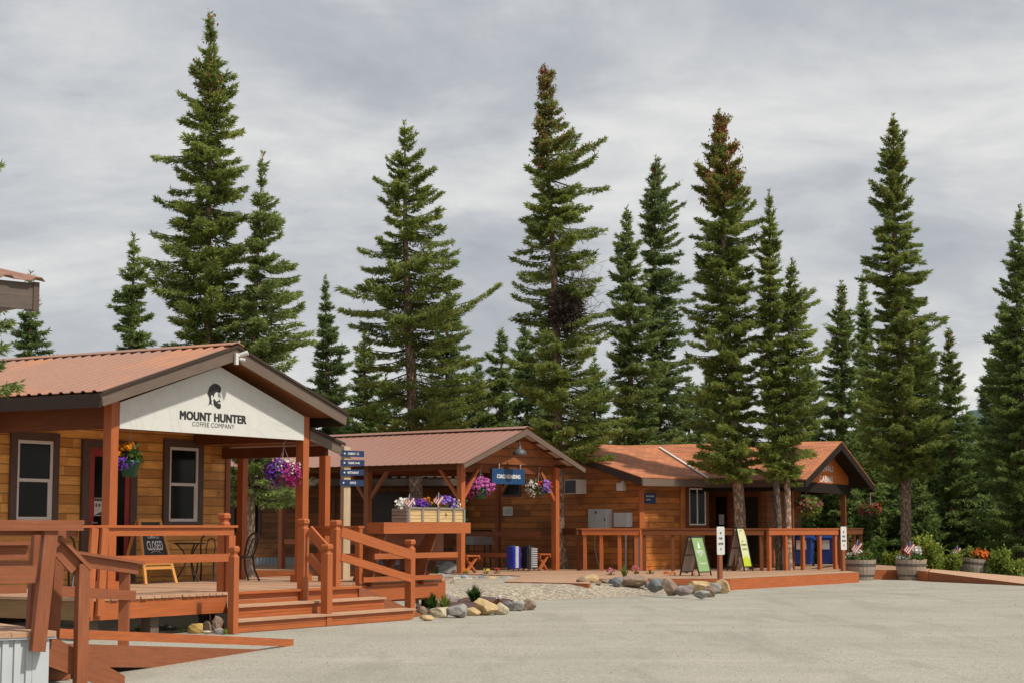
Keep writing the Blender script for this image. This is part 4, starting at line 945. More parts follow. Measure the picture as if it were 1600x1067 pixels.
def flag(label,o,ang,tilt,h=.42,fw=.2,fh=.24):
    """small stick flag: stripes and canton"""
    t=thing('small_flag',label,'flag',o,ang);T=Vector((math.sin(tilt),0,math.cos(tilt)));R_=Vector((math.cos(tilt),0,-math.sin(tilt)))
    m=MB();m.cyl((0,0,-.05),T*h,.009,.006,5);m.build('stick','postwood',t)
    top=T*h*.96;Xd=(-R_*.55-T*.83).normalized();Yd=(R_*.83-T*.55).normalized()
    Xd=Vector((-.62,0,-.78));Yd=Vector((.62,0,-.55)).normalized()
    m=MB();n=7;w2=MB()
    for i in range(n):
        a=i/n;b_=(i+1)/n;tgt=m if i%2==0 else w2
        s=0 if i>3 else .42
        A=[top+Yd*fw*a+Xd*fh*s,top+Yd*fw*b_+Xd*fh*s,top+Yd*fw*b_+Xd*fh,top+Yd*fw*a+Xd*fh]
        off=Vector((0,.02*math.sin(i),0));tgt.add([p+off for p in A],[(0,1,2,3)])
    c=MB();c.add([top,top+Yd*fw*.571,top+Yd*fw*.571+Xd*fh*.42,top+Xd*fh*.42],[(0,1,2,3)])
    f=w2.build('cloth','white',t);m.build('red_stripes','flagred',f);c.build('canton','navy',f);return t
# planter box on the bench cap
pb=fthing('planter_box','rough wooden planter box full of flowers on the bench railing cap','planter',G,0,0,1.667)
bx0,bx1,by0,by1,bh=6.2,8.12,-1.47,-1.13,.26
m=MB()
for k in range(4):
    z=.005+k*.064;m.box(bx0,bx1,by0,by0+.025,z,z+.058);m.box(bx0,bx1,by1-.025,by1,z,z+.058)
m.build('slats','boxwood',pb)
m=MB()
for k in range(4): m.box(bx0-.02,bx0,by0,by1,.005+k*.064,.06+k*.064);m.box(bx1,bx1+.02,by0,by1,.005+k*.064,.06+k*.064)
m.build('end_panel','greywood',pb)
m=MB()
for x in (bx0,bx0+.45,bx0+.97,bx0+1.5,bx1-.06): m.box(x,x+.06,by0-.025,by0-.001,.0,bh+.015)
m.box(bx0,bx1,by0-.025,by0-.002,bh-.012,bh+.02);m.build('batten','greywood',pb)
m=MB();m.box(bx0+.01,bx1-.01,by0+.03,by1-.03,.02,.2);m.build('soil','mulch',pb)
xm=(bx0+bx1)/2;leaves(420,(xm,-1.3,.24),(.95,.17,.13),.09).build('foliage','leaf',pb)
for nm_,mat,n,c,r,s in (('white_flowers','white_petal',90,(bx0+.15,-1.32,.34),(.22,.17,.12),.035),('purple_flowers','purple_petal',150,(bx0+.62,-1.32,.32),(.3,.18,.12),.036),('white_flowers','white_petal',50,(bx1-.12,-1.32,.33),(.14,.15,.12),.035),('violet_flowers','violet_petal',110,(bx1-.45,-1.32,.36),(.28,.16,.14),.04),('purple_flowers','purple_petal',60,(bx1-.4,-1.33,.36),(.3,.16,.15),.04),('red_flowers','deeporange_petal',40,(bx0+1.3,-1.32,.36),(.18,.14,.1),.04)):
    blooms(n,c,r,s).build(nm_,mat,pb)
balls(9,(bx0+.85,-1.32,.34),(.35,.12,.13),.05).build('marigolds','orange_petal',pb)
flag('small striped flag at the left corner of the planter box',G.w(bx0+.02,-1.44,1.9),.5,.2,.30,.14,.19)
flag('small striped flag in the middle of the planter box flowers',G.w(bx0+1.05,-1.44,1.9),.5,.05,.34,.14,.19)
# barrel planters
def barrel(label,px,py,h,r,seed,tilt=0,fl=0,Y=None):
    random.seed(seed);o=gp(px,py,0) if Y is None else Vector((at(px,860,Y).x,Y,0));t=thing('barrel_planter',label,'planter',o,seed)
    if tilt: t.rotation_euler=(0,tilt,0)
    n=22;m=MB()
    for i in range(n):
        a0,a1=2*math.pi*(i+.03)/n,2*math.pi*(i+.97)/n;j=random.uniform(-.012,.012)
        ring=[]
        for z,rr in ((0,r*.82),(h*.5,r*.95),(h,r*1.0)):
            for a in (a0,a1):
                for k in (rr,rr-.03): ring.append((k*math.cos(a),k*math.sin(a),z+(j if z==h else 0)))
        # per level: a0 outer,a0 inner,a1 outer,a1 inner
        F_=[(0,2,6,4),(4,6,10,8),(8,10,11,9),(3,1,5,7),(7,5,9,11),(0,4,5,1),(4,8,9,5),(2,3,7,6),(6,7,11,10)]
        m.add(ring,F_)
    m.build('staves','barrelwood',t)
    for z0,z1 in ((h*.16,h*.26),(h*.66,h*.80)):
        m=MB();f=lambda z:(r*.82+(r*.13)*(z/(h*.5)) if z<h*.5 else r*.95+r*.05*((z-h*.5)/(h*.5)))+.006
        m.lathe((0,0,0),[(f(z0),z0),(f(z1),z1)],n);m.build('hoop','hoop',t)
    m=MB();m.lathe((0,0,0),[(.001,h-.06),(r*.96,h-.06)],16);m.build('soil','mulch',t)
    leaves(260,(0,0,h+.03),(r*.95,r*.95,.13),.11).build('foliage','leaf',t)
    if fl==0:
        blooms(70,(r*.35,-.1,h+.10),(r*.7,r*.6,.12),.05).build('white_flowers','white_petal',t);leaves(150,(-r*.45,-.1,h+.12),(r*.4,r*.4,.16),.10).build('lime_foliage','lgrass',t)
        blooms(45,(.05,-.1,h+.14),(r*.5,r*.5,.12),.05).build('red_flowers','red_petal',t);blooms(40,(.05,-.1,h+.2),(r*.35,r*.4,.12),.045).build('pink_flowers','white_petal',t)
    elif fl==1:
        blooms(110,(-r*.45,.0,h+.26),(r*.6,r*.5,.14),.055).build('white_flowers','white_petal',t);blooms(60,(r*.2,-.1,h+.18),(r*.35,r*.4,.2),.05).build('red_flowers','crimson_petal',t)
        balls(5,(-r*.2,-.2,h+.1),(r*.35,r*.2,.12),.05).build('marigolds','orange_petal',t);blooms(45,(r*.55,-.1,h+.05),(r*.5,r*.5,.07),.05).build('low_white_flowers','white_petal',t)
    else:
        blooms(130,(.15,-.1,h+.12),(r*.85,r*.7,.22),.06).build('red_flowers','deeporange_petal',t);leaves(160,(-r*.4,-.15,h+.14),(r*.45,r*.4,.2),.10).build('lime_foliage','lgrass',t)
    return o
o=barrel('weathered half barrel planter beside the right parking sign, with flag and pink and white flowers',1345,905,.60,.46,3,0,0);flag('small striped flag in the barrel beside the right parking sign',o+Vector((-.24,-.28,.7)),.2,.25,.52,.2,.34)
o=barrel('weathered half barrel planter at ramp top with orange and red flowers',1424,905,.60,.46,4,0,1);flag('small striped flag in the barrel at the top of the ramp',o+Vector((-.12,-.35,.62)),.15,.06,.56,.2,.34)
o=barrel('tilted half barrel planter of red flowers among the shrubs beyond the ramp',1517,893,.58,.44,5,.10,2,57.4);flag('faded small flag in the tilted barrel among the shrubs',o+Vector((-.50,-.2,.55)),.2,.05,.46,.18,.3)
random.seed(21)
# ---------------------------------------------------------------- signpost
q=G.onv(540,760,.4);spf=Fr(G.w(q.x,.4,0),58);sgpst=thing('signpost','peeled wooden signpost with four navy direction boards beside the porch','signpost',(spf.o[0],spf.o[1],.58),spf.rz)
Ys=spf.o[1];zt=at(540,697,Ys).z-.58
m=MB();m.hexa([(-.075,-.075,0),(.075,-.075,0),(.075,.075,0),(-.075,.075,0),(-.07,-.07,zt),(.07,-.07,zt-.02),(.07,.07,zt),(-.07,.07,zt+.02)]);m.build('post','postwood',sgpst)
for txt,y0,y1,dx,arrow,lw,dz in (('CABINS 1-12',703.5,713,.0,-1,.5,-.004),('CABINS 14-40',718,727.5,.01,1,.52,.003),('RESTAURANT',733,742.5,.0,-1,.5,.006),('OFFICE',749,758.5,-.005,1,.28,-.003)):
    z0,z1=at(540,y1,Ys).z-.58,at(540,y0,Ys).z-.58;cx=.09+dx;hw=.255;zc2=(z0+z1)/2
    m=MB();m.hexa([(cx-hw,-.10,z0-dz),(cx+hw,-.10,z0+dz),(cx+hw,-.078,z0+dz),(cx-hw,-.078,z0-dz),(cx-hw,-.10,z1-dz),(cx+hw,-.10,z1+dz),(cx+hw,-.078,z1+dz),(cx-hw,-.078,z1-dz)])
    b=m.build('direction_board','navy',sgpst)
    m=MB();put_text(m,txt,(cx+.02,-.103,zc2),X_,Z_,.045,lw*2*hw*.95,.02);s=arrow*.02;put_poly(m,[(-s,-.02),(s,0),(-s,.02)][::(1 if arrow>0 else -1)],(cx-hw*.68,-.103,zc2),X_,Z_);m.build('lettering','lettering',b)
# ---------------------------------------------------------------- chalkboard easel
o=G.onz(231,911,.58);ez=fthing('chalkboard_easel','pine framed chalkboard easel reading CLOSED on the porch','chalkboard',G,o.x,o.y,.58)
def ept(x,z,back=0): return Vector((x*(1-.0*z),-.30*(1-z/1.15)+back,z)) 
hw=.33;m=MB()
for s in (-1,1): m.beam((s*hw*1.18,-.32,0),(s*hw*.80,.0,1.15),.06,.03,(0,1,0))
for z in (.28,.36,1.12): 
    k=z/1.15;m.beam((-(hw*1.18-k*hw*.38),-.32*(1-k)-.002,z),((hw*1.18-k*hw*.38),-.32*(1-k)-.002,z),.06 if z>.3 else .05,.03,(0,1,0))
m.build('frame','pinewood',ez)
m=MB();
for s in (-1,1): m.beam((s*hw*1.1,.34,0),(s*hw*.80,.03,1.12),.05,.03,(0,1,0))
m.build('rear_legs','pinewood',ez)
Yd=Vector((0,.32,1.15)).normalized();cc=Vector((0,-.32*(1-.64)-.008,.74))
nn=Vector((0,-1.15,.32)).normalized();m=MB()
A=[Vector((s*(hw*1.18-k*hw*.38-.03),-.32*(1-k),k*1.15)) for k,s in ((.32,-1),(.32,1),(.95,1),(.95,-1))];m.prism(A,-nn*.012);m.build('board','chalk',ez)
m=MB()
for s,y,h,w_ in (('MOUNTAIN',.22,.075,.40),('Coffee Co',.09,.06,.28),('CLOSED',-.07,.17,.40),): put_text(m,s,cc+Yd*y+nn*.004,X_,Yd,h,w_,.006)
line2d(m,[(-.12,-.2),(-.04,-.17),(.05,-.17),(.12,-.2)],cc+nn*.004,X_,Yd,.006);m.build('lettering','lettering',ez)
# ---------------------------------------------------------------- bistro furniture
def chair(label,u,v,rz):
    t=thing('bistro_chair',label,'chair',G.w(u,v,.582),G.rz+rz,'black metal chairs on the porch');R_=.018
    m=MB();m.lathe((0,0,.45),[(.001,.012),(.20,.012),(.21,0),(.20,-.02),(.001,-.02)],18);m.build('seat','black',t)
    for s in (-1,1):
        m=MB();m.tube([(s*.19,-.20,0),(s*.155,-.13,.22),(s*.15,-.10,.445)],R_);m.build('leg','black',t)
        m=MB();m.tube([(s*.20,.26,0),(s*.165,.17,.22),(s*.16,.14,.45)],R_);m.build('leg','black',t)
    m=MB();pts=[(-.16,.14,.45),(-.19,.19,.62),(-.185,.23,.78),(-.12,.26,.86),(0,.27,.88),(.12,.26,.86),(.185,.23,.78),(.19,.19,.62),(.16,.14,.45)];m.tube(pts,R_);m.build('back_frame','black',t)
    m=MB();m.tube([(-.07,.15,.45),(-.085,.21,.62),(-.06,.25,.76),(0,.26,.79),(.06,.25,.76),(.085,.21,.62),(.07,.15,.45)],.011);m.build('back_loop','black',t)
    return t
o=G.onv(324,880,1.75);c1=chair('black metal chair on the porch nearest the window, seen side on',o.x,o.y,math.radians(-65))
o=G.onv(378,880,1.35);dup(c1,G.w(o.x,o.y,.582),G.rz+math.radians(-110),'black metal chair at the right edge of the porch, half behind the newel post')
o2=G.onv(112,900,1.5);dup(c1,G.w(o2.x,o2.y,.582),G.rz+math.radians(100),'black metal chair on the left part of the porch behind the slanted railing posts')
o3=G.onv(296,880,1.8);tb=thing('bistro_table','small black bistro table with curved legs on the porch below the window','table',G.w(o3.x,o3.y,.582),G.rz)
m=MB();m.lathe((0,0,.70),[(.001,.012),(.29,.012),(.30,0),(.29,-.015),(.001,-.015)],22);m.build('tabletop','black',tb)
for k in range(3):
    a=2.09*k+.35;cx,sy=math.cos(a),math.sin(a);m=MB();m.tube([(cx*r,sy*r,z) for r,z in ((.26,0),(.17,.15),(.08,.32),(.06,.42),(.12,.56),(.24,.69))],.014);m.build('leg','black',tb)
# ================================================================ ROCKS
def rock(label,px,py,w,h,col,z=0.,seed=0):
    rr=random.Random(seed);c=gp(px,py+h*.42,z);sx=w*c.y/F/2;sz=h*c.y/F/2
    bm=bmesh.new();bmesh.ops.create_icosphere(bm,subdivisions=3,radius=1)
    pl=[(Vector((rr.gauss(0,1),rr.gauss(0,1),rr.gauss(0,1))).normalized(),rr.uniform(.55,.85)) for _ in range(12)]
    ph=[rr.uniform(0,6) for _ in range(6)]
    for v in bm.verts:
        p=v.co.copy()
        for n,d in pl:
            e=p.dot(n)-d
            if e>0:p-=n*e*.97
        p*=1+.05*math.sin(p.x*4+ph[0])*math.sin(p.y*4+ph[1])+.03*math.sin(p.z*9+ph[2]+p.x*7)
        v.co=Vector((p.x*sx*1.28,p.y*max(sx*.8,sz)*1.0,p.z*sz*1.3+sz*.84))
    m=MB();m.v=[tuple(v.co) for v in bm.verts];m.f=[tuple(v.index for v in f.verts) for f in bm.faces];m.uv=[[(v.co.x,v.co.z) for v in f.verts] for f in bm.faces];bm.free()
    o=m.build('rock','rock_'+col,None,False,loc=c,rz=rr.uniform(-.3,.3));tag(o,label,'rock','garden border rocks');return o
RA=[(647,955,11,10,'brown'),(660,954,18,15,'brown'),(666,965,20,8,'tan'),(687,956,38,18,'cream'),(715,955,34,21,'grey'),(737,955,24,13,'tan'),(758,949,33,26,'tan'),(781,951,24,19,'cream'),(793,947,16,14,'slate'),(808,947,22,15,'grey'),(824,944,25,19,'brown'),(806,940,12,6,'cream')]
LA=['small brown stone against the foot of the step stringer','round dark brown stone in front of the lowest step corner','flat tan stone lying before the round dark brown stone','long cream angular stone in front of the grass tufts','pointed grey stone right of the long cream stone','low tan stone between pointed grey stone and the big tan boulder','big tan boulder in front of the large dark grass tuft','cream stone leaning on the right side of the big tan boulder','dark slate stone right of the cream stone in the front bed','rounded grey stone next to rightmost stone of the front bed','rough brown stone at the right end of the front bed','small pale stone behind the rightmost front stones']
for k,(x,y,w_,h,c) in enumerate(RA): rock(LA[k],x,y,w_,h,c,0,100+k)
for k,(x,y,w_,h,c,z,l) in enumerate([(700,937,36,13,'mauve',.03,'flat lilac grey stone left of the large dark grass tuft'),(688,937,24,16,'tan',.03,'tan stone behind the grass tufts under the bench railing'),(698,890,34,24,'grey',.12,'large grey boulder below the planter box post')]): rock(l,x,y,w_,h,c,z,150+k)
RB=[(688,902,15,11,'blue'),(705,904,17,9,'mauve'),(714,905,12,8,'cream'),(725,903,17,11,'blue'),(733,906,9,7,'cream'),(742,904,9,8,'mauve'),(753,903,15,11,'slate'),(767,905,16,8,'tan'),(776,906,9,6,'cream'),(792,903,19,9,'grey')]
LB=['blue grey stone below the large grey boulder','pinkish stone second from the left in the shelter bed row','small pale stone right of the pinkish stone by the shelter','oval blue grey stone in front of the left shelter bench','smallest pale stone in the row before the shelter','small mauve stone left of the dark slate one before shelter','dark slate stone in the middle of the shelter bed row','tan orange stone right of the dark slate stone by the shelter','small pale stone between the tan orange and last grey stones','wide grey stone at the tip of the wooden walkway']
for k,(x,y,w_,h,c) in enumerate(RB): rock(LB[k],x,y,w_,h,c,.17,200+k)
RD=[(909,906,18,10,'brown'),(924,905,21,14,'tan'),(936,911,9,6,'brown'),(947,908,15,9,'brown'),(964,909,20,14,'slate'),(992,909,44,17,'brown'),(1012,914,10,9,'mauve'),(1025,914,23,19,'slate'),(1048,917,26,21,'brown'),(1072,921,28,17,'mauve'),(1091,917,38,16,'tan'),(1098,928,24,11,'grey'),(1110,923,20,16,'brown'),(1115,918,28,16,'grey'),(1130,915,22,24,'tan')]
LD=['flat brown stone at the left end of the flower bed by the boardwalk','yellowish tan round stone second from left in the boardwalk bed','tiny brown stone between the tan round and brown stones','small brown stone left of the dark slate stone in the boardwalk bed','dark slate round stone left of the longest stone','longest brown grey stone in the boardwalk flower bed','small mauve stone right of the longest stone','steep slate stone in the middle of the boardwalk bed','big round brown stone right of the steep slate stone','low mauve stone right of big round brown stone','long tan slab leaning at the front of the boardwalk bed','flat grey stone lying under the long tan slab','brown stone between the tan slab and the white parking sign','slanting grey stone behind the tan slab','upright tan stone at the boardwalk corner by the parking sign']
for k,(x,y,w_,h,c) in enumerate(RD): rock(LD[k],x,y,w_,h,c,max(0,.25*(1140-x)/230),300+k)
for k,(x,y,w_,h,c,l) in enumerate([(306,981,22,17,'yellow','yellow stone under the porch deck'),(320,980,18,17,'brown','pointed mossy stone under the deck between yellow and round stones'),(338,977,20,23,'brown','tall round brown stone under the deck by the newel post'),(342,986,14,8,'grey','small grey stone before the tall round stone under the deck'),(323,987,12,6,'cream','small pale stone before the pointed stone under the deck'),(262,980,30,7,'grey','flat grey stone in the grass under the deck')]): rock(l,x,y,w_,h,c,0,400+k)
for k,(x,y,w_,h,l) in enumerate([(1148,884,14,9,'pale stone at the foot of the trunk behind the lime sandwich board')]): rock(l,x,y,w_,h,'cream',BZ,450+k)
# mulch beds
def bed(name,pts,z0,hh=.05):
    m=MB();P=[gp(x,y,z) for x,y,z in pts];c=sum(P,Vector())/len(P);c.z+=hh;n=len(P);ring=[p.lerp(c,.5)+Vector((0,0,hh*.8)) for p in P]
    m.add(P+ring+[c],[(i,(i+1)%n,n+(i+1)%n,n+i) for i in range(n)]+[(n+i,n+(i+1)%n,2*n) for i in range(n)],'x');return struct(m,name,'mulch','stuff')
bed('bark_mulch',[(650,958,0),(690,960,0),(760,956,0),(822,947,0),(800,936,.05),(740,925,.08),(690,920,.06),(650,935,.0)],0)
bed('bark_mulch',[(905,908,.25),(960,911,.19),(1030,917,.11),(1095,924,.04),(1135,919,0.02),(1128,903,.22),(1040,900,.24),(960,900,.25),(915,901,.25)],0,.03)
bed('bark_mulch',[(685,905,.18),(740,907,.18),(800,905,.2),(795,896,.27),(740,894,.26),(690,893,.2)],0,.03)
# garden plants
def tuft(label,px,py,z,w,h,mat,n=70,name='grass_tuft',flower=None,fn=6,fs=.03,cat='plant'):
    o=gp(px,py,z);hw=w*o.y/F/2;hh=h*o.y/F;t=thing(name,label,cat,o);m=MB()
    for _ in range(n):
        a=random.uniform(0,6.28);r=random.uniform(0,1)**.7;tip=Vector((math.cos(a)*hw*r,math.sin(a)*hw*r,hh*random.uniform(.55,1)*(1-.35*r)))
        b0=Vector((math.cos(a)*hw*.18,math.sin(a)*hw*.18,0));mid=(b0+tip)*.5+Vector((0,0,hh*.14));s=Vector((-math.sin(a),math.cos(a),0)).lerp(Vector((1,0,0)),.4).normalized()*(.008+.02*hh)
        m.add([b0-s,b0+s,mid+s*.8,tip,mid-s*.8],[(0,1,2,3,4)])
    m.build('blades',mat,t)
    if flower: 
        blooms(fn,(0,0,hh*.85),(hw*.8,hw*.8,hh*.3),fs).build('flowers',flower,t)
    return t
tuft('large dark green grass tuft behind the big tan boulder',742,943,.03,34,36,'grass',130)
tuft('dark grass tuft under the right end of the bench railing',676,956,.02,28,38,'grass',70);tuft('light green tuft between the dark tuft and flat lilac stone',695,953,.02,26,32,'lgrass',50)
tuft('small green plant with dull pink flowers below the bench railing corner',706,925,.05,24,22,'lgrass',40,'flowering_plant','mauve',10,.03)
tuft('thin pale grass beside the large grey boulder',681,902,.12,12,26,'lgrass',24);tuft('pinkish succulent patch between the big tan boulder and slate stone',778,946,.03,22,14,'cones',60,'succulent_patch','mauve',20,.03)
tuft('low yellow green plant in front of the flat lilac stone',702,949,.02,16,10,'lgrass',40,'low_plant')
tuft('reddish low plant left of the large dark grass tuft',722,937,.03,26,9,'cones',50,'low_plant')
tuft('thin grass clump in the boardwalk flower bed above the longest stone',976,902,.25,18,24,'lgrass',36)
for px,py,w_,h,fl,lab in ((955,903,20,14,'mauve_petal','dull pink flowers at the left of the boardwalk bed'),(993,903,24,17,'mauve_petal','pink and orange flowers above the longest stone'),(1016,904,16,20,'deeporange_petal','tall orange flowers left of the steep slate stone'),(1029,909,10,9,'yellow_petal','low yellow flowers above the steep slate stone'),(1041,906,12,12,'deeporange_petal','orange flower cluster between slate and round brown stones'),(1052,908,14,14,'deeporange_petal','orange flower cluster above the big round brown stone'),(1073,906,14,22,'orange_petal','tall orange flower in front of the sage sandwich board'),(1085,909,14,12,'red_petal','red flowers at the foot of the sage sandwich board')):
    if fl=='mauve_petal' and fl not in M: petal('mauve_petal',(.52,.16,.20))
    tuft(lab,px,py,.2*(1140-px)/230+.03,w_,h,'leaf',26,'flowering_plant',fl,16,.038)
for px,col,lab in ((728,'orange_petal','low orange flowers at the foot of the left shelter bench'),(760,'yellow_petal','pale yellow green plant behind the slate stone by the shelter'),(776,'red_petal','small red and yellow plant beside the walkway tip')):
    tuft(lab,px,899,.22,14,11,'lgrass',26,'flowering_plant',col,10,.03)
for k,(px,py,z) in enumerate(((216,986,0),(240,985,0),(285,987,0),(352,990,0))):
    tuft(['sparse grass under the left part of the porch deck','sparse grass left of the deck support post','grass blades right of the deck support post','few grass blades at the newel foot'][k],px,py,z,16,12,'lgrass',18)
# ================================================================ NEAR PLATFORM (left foreground)
o=gp(76,985,.60);Nf=Fr(o,56)
pf=fthing('entry_platform','near wooden platform with white corrugated skirting at the left edge','platform',Nf)
m=MB();m.box(-4,-.02,0,.03,0,.53,'wall')
for i in range(34): m.box(-.105-i*.115,-.045-i*.115,-.022,-.0005,0,.53)
m.box(-.02,.0,0,1.7,0,.53);m.box(-.16,-.0,-.028,-.0235,0,.53);m.build('skirting','skirt',pf)
m=MB();m.box(-4,.06,-.05,-.032,.53,.548);m.build('flashing','skirt',pf)
m=MB()
for i in range(28): m.box(-4+.145*i,-4+.145*i+.14,-.06,1.7,.55,.60)
m.build('floor_boards','deckboard',pf)
pr_=fthing('platform_railing','near railing of slanted posts and broad boards at the left edge','railing',Nf)
zt=at(60,812,Nf.o[1]).z
q=Nf.onv(125,812,-.08);zt=q.z
m=MB();m.box(-4,q.x,-.20,.06,zt-.035,zt);m.box(-4,q.x-.004,-.198,-.155,zt-.10,zt-.036);m.box(-4,-.05,.0,.04,zt-.14,zt-.037);m.build('top_rail','stain_d',pr_)
a,b_=Nf.onv(55,883,-.10),Nf.onv(55,910,-.10);m=MB();m.box(-4,a.x+.0,-.12,-.075,b_.z,a.z);m.build('mid_rail','stain_d',pr_)
t0,t1=Nf.onv(79,827,-.12),Nf.onv(58,1017,-.10)
m=MB();m.beam((t1.x,-.10,t1.z),(t0.x,-.12,zt-.036),.10,.13,(1,0,0));m.build('post','stain_d',pr_)
t0,t1=Nf.onv(94,827,.35),Nf.onv(82,1000,.35);m=MB();m.beam((t1.x,.35,.45),(t0.x,.35,zt-.036),.12,.09,(1,0,0));m.build('post','stain_d',pr_)
t0,t1=Nf.onv(60,827,.5),Nf.onv(50,985,.5);m=MB();m.beam((t1.x,.5,.6),(t0.x,.5,zt-.036),.1,.1,(1,0,0));m.build('post','stain_d',pr_)
for y0,y1,e in ((851,873,43),(913,926,41)):
    a,b_=Nf.onv(e,y0,1.65),Nf.onv(e,y1,1.65);m=MB();m.box(-4,a.x,1.63,1.67,b_.z,a.z)
    if y0<900: m.box(-4,a.x+.01,1.56,1.70,a.z+.001,a.z+.035)
    m.build('rear_rail','stain_d',pr_)
ns=fthing('platform_steps','steps with red stained stringer going down from the near platform','steps',Nf)
A=[Nf.onv(78,990,.02),Nf.onv(118,1013,.02),Nf.onv(195,1055,.02),Nf.onv(195,1072,.02),Nf.onv(170,1075,.02),Nf.onv(76,1040,.02)]
m=MB();m.prism([(p.x,.02,max(p.z,.0)) for p in A],(0,.05,0));m.build('stringer','stain_d',ns)
m=MB();x1=A[2].x
for k in range(2): m.box(.02+k*x1*.38,.02+(k+1)*x1*.4,.072,1.5,.40-.2*k-.04,.40-.2*k)
m.build('tread','deckboard',ns)
m=MB();m.prism([(0.03,1.5,.5),(x1,1.5,.12),(x1,1.5,0),(.03,1.5,0)],(0,.05,0));m.build('stringer','stain_d',ns)
hr=fthing('stair_handrail','sloping near handrail on a single post beside the platform steps','handrail',Nf)
t0,t1=Nf.onv(129,880,-.03),Nf.onv(129,1067,-.03);m=MB();m.box(t0.x-.055,t0.x+.055,-.10,.018,0,t0.z);m.build('post','stain_d',hr)
a,b_=Nf.onv(92,838,-.05),Nf.onv(141,889,-.05);m=MB();m.beam((a.x,-.03,a.z),(b_.x,-.03,b_.z),.15,.035,(0,0,1));m.beam((a.x+.0,-.03,a.z-.10),(t0.x-.06,-.03,t0.z-.04),.04,.15,(0,0,1));m.build('rail','stain_d',hr)
# ramp
rm=thing('access_ramp','red stained wooden access ramp leading down toward the porch steps','ramp',(0,0,0))
S,E=at(84,981,18.6),at(456,996,24.55);E.z=.075
dirr=(E-S);sd=Vector((-dirr.y,dirr.x,0)).normalized()
m=MB();m.beam(S-Vector((0,0,.05)),E-Vector((0,0,.05)),.05,.10);m.build('curb_rail','stain',rm)
m=MB();S2,E2=S-Vector((0,0,.27)),E-Vector((0,0,.27));m.beam(S2+sd*.03,E2+sd*.03,.04,.24);m.build('side_board','stain_d',rm)
m=MB()
n=40
for i in range(n):
    a=S.lerp(E,i/n)-Vector((0,0,.16));b_=S.lerp(E,(i+.95)/n)-Vector((0,0,.16));m.prism([a+sd*.06,b_+sd*.06,b_+sd*1.2,a+sd*1.2],Vector((0,0,-.035)))
m.build('floor_boards','deckboard',rm)
rr_=thing('ramp_railing','red stained railing along the upper half of the access ramp','railing',(0,0,0))
def rt(px):
    k=(px-800)/F;lo,hi=0,1
    for _ in range(40):
        mm=(lo+hi)/2;p=S.lerp(E,mm)+sd*1.1
        d=(p.y*cp+(p.z-H)*sp)
        if p.x/d<k: lo=mm
        else: hi=mm
    return S.lerp(E,lo)+sd*1.1
pA,pB=rt(84),rt(206)
zA,zB=at(100,860,pA.y).z,at(206,877,pB.y).z
def zz(px,y): p=rt(px);return Vector((p.x,p.y,at(px,y,p.y).z))
m=MB();m.beam(zz(88,859),zz(216,879),.16,.035);m.beam(zz(92,872)+Vector((0,0,0)),zz(212,889),.04,.12);m.build('top_rail','stain_d',rr_)
m=MB();m.beam(zz(60,921),zz(209,930),.04,.12);m.build('mid_rail','stain_d',rr_)
m=MB();p=rt(200);p=p+sd*.06;m.box(p.x-.06,p.x+.06,p.y-.05,p.y+.05,0,at(200,886,p.y).z);m.build('post','stain_d',rr_)
# near roof corner
M['near_fascia']=paintwood('near_grey_brown_fascia',(.115,.088,.07),rough=.8,wear=(.07,.05,.04))
q=at(60,485,16.6);Nr=Fr((q.x,q.y),48)
nr=fthing('near_cabin_roof','weathered fascia and corrugated metal roof corner at the upper left edge','roof',Nr)
z0=q.z;m=MB();m.box(-3.5,-.06,0,.05,z0,z0+.25);m.build('fascia_board','near_fascia',nr)
m=MB();m.box(-.058,.0,-.01,.06,z0-.01,z0+.26);m.build('end_cap','trim',nr)
m=MB();m.box(-.05,-.0,.062,3,z0+.05,z0+.25);m.build('side_fascia','greywood',nr)
m=MB();corrugated(m,(-3.6,-.06,z0+.27),(.03,-.06,z0+.27),(-3.6,3.0,z0+1.0),(-.75,3.0,z0+1.0),.28,.03);m.build('roof_sheet','metal',nr)
m=MB()
for x,y in ((-2.2,.3),(-2.2,2.6)): m.box(x-.1,x+.1,y-.1,y+.1,.58,z0)
m.build('post','stain_d',nr)
# ================================================================ SPRUCES
def mesh_np(name,V,Fq,mat,parent,k=4):
    me=D.meshes.new(name);n=len(V);f=len(Fq)
    me.vertices.add(n);me.vertices.foreach_set('co',V.astype(np.float32).ravel())
    me.loops.add(f*k);me.loops.foreach_set('vertex_index',Fq.astype(np.int32).ravel())
    me.polygons.add(f);me.polygons.foreach_set('loop_start',np.arange(0,f*k,k,dtype=np.int32))
    me.update(calc_edges=True);me.materials.append(M[mat] if isinstance(mat,str) else mat)
    o=D.objects.new(name,me);COL.objects.link(o);o.parent=parent;return o
def norm(a): return a/np.maximum(1e-9,np.linalg.norm(a,axis=-1,keepdims=True))
def tufts(P,Dr,Ln,W,r):
    """kite shaped needle tufts"""
    n=len(P);up=norm(r.normal(size=(n,3)));S=norm(np.cross(Dr,up))*W[:,None];tip=P+Dr*Ln[:,None];md=P+Dr*(Ln*.45)[:,None]
    b=np.cross(S,Dr)*.35
    V=np.stack([P,md+S+b,tip,md-S+b],1).reshape(-1,3);Fq=np.arange(n*4).reshape(n,4);return V,Fq
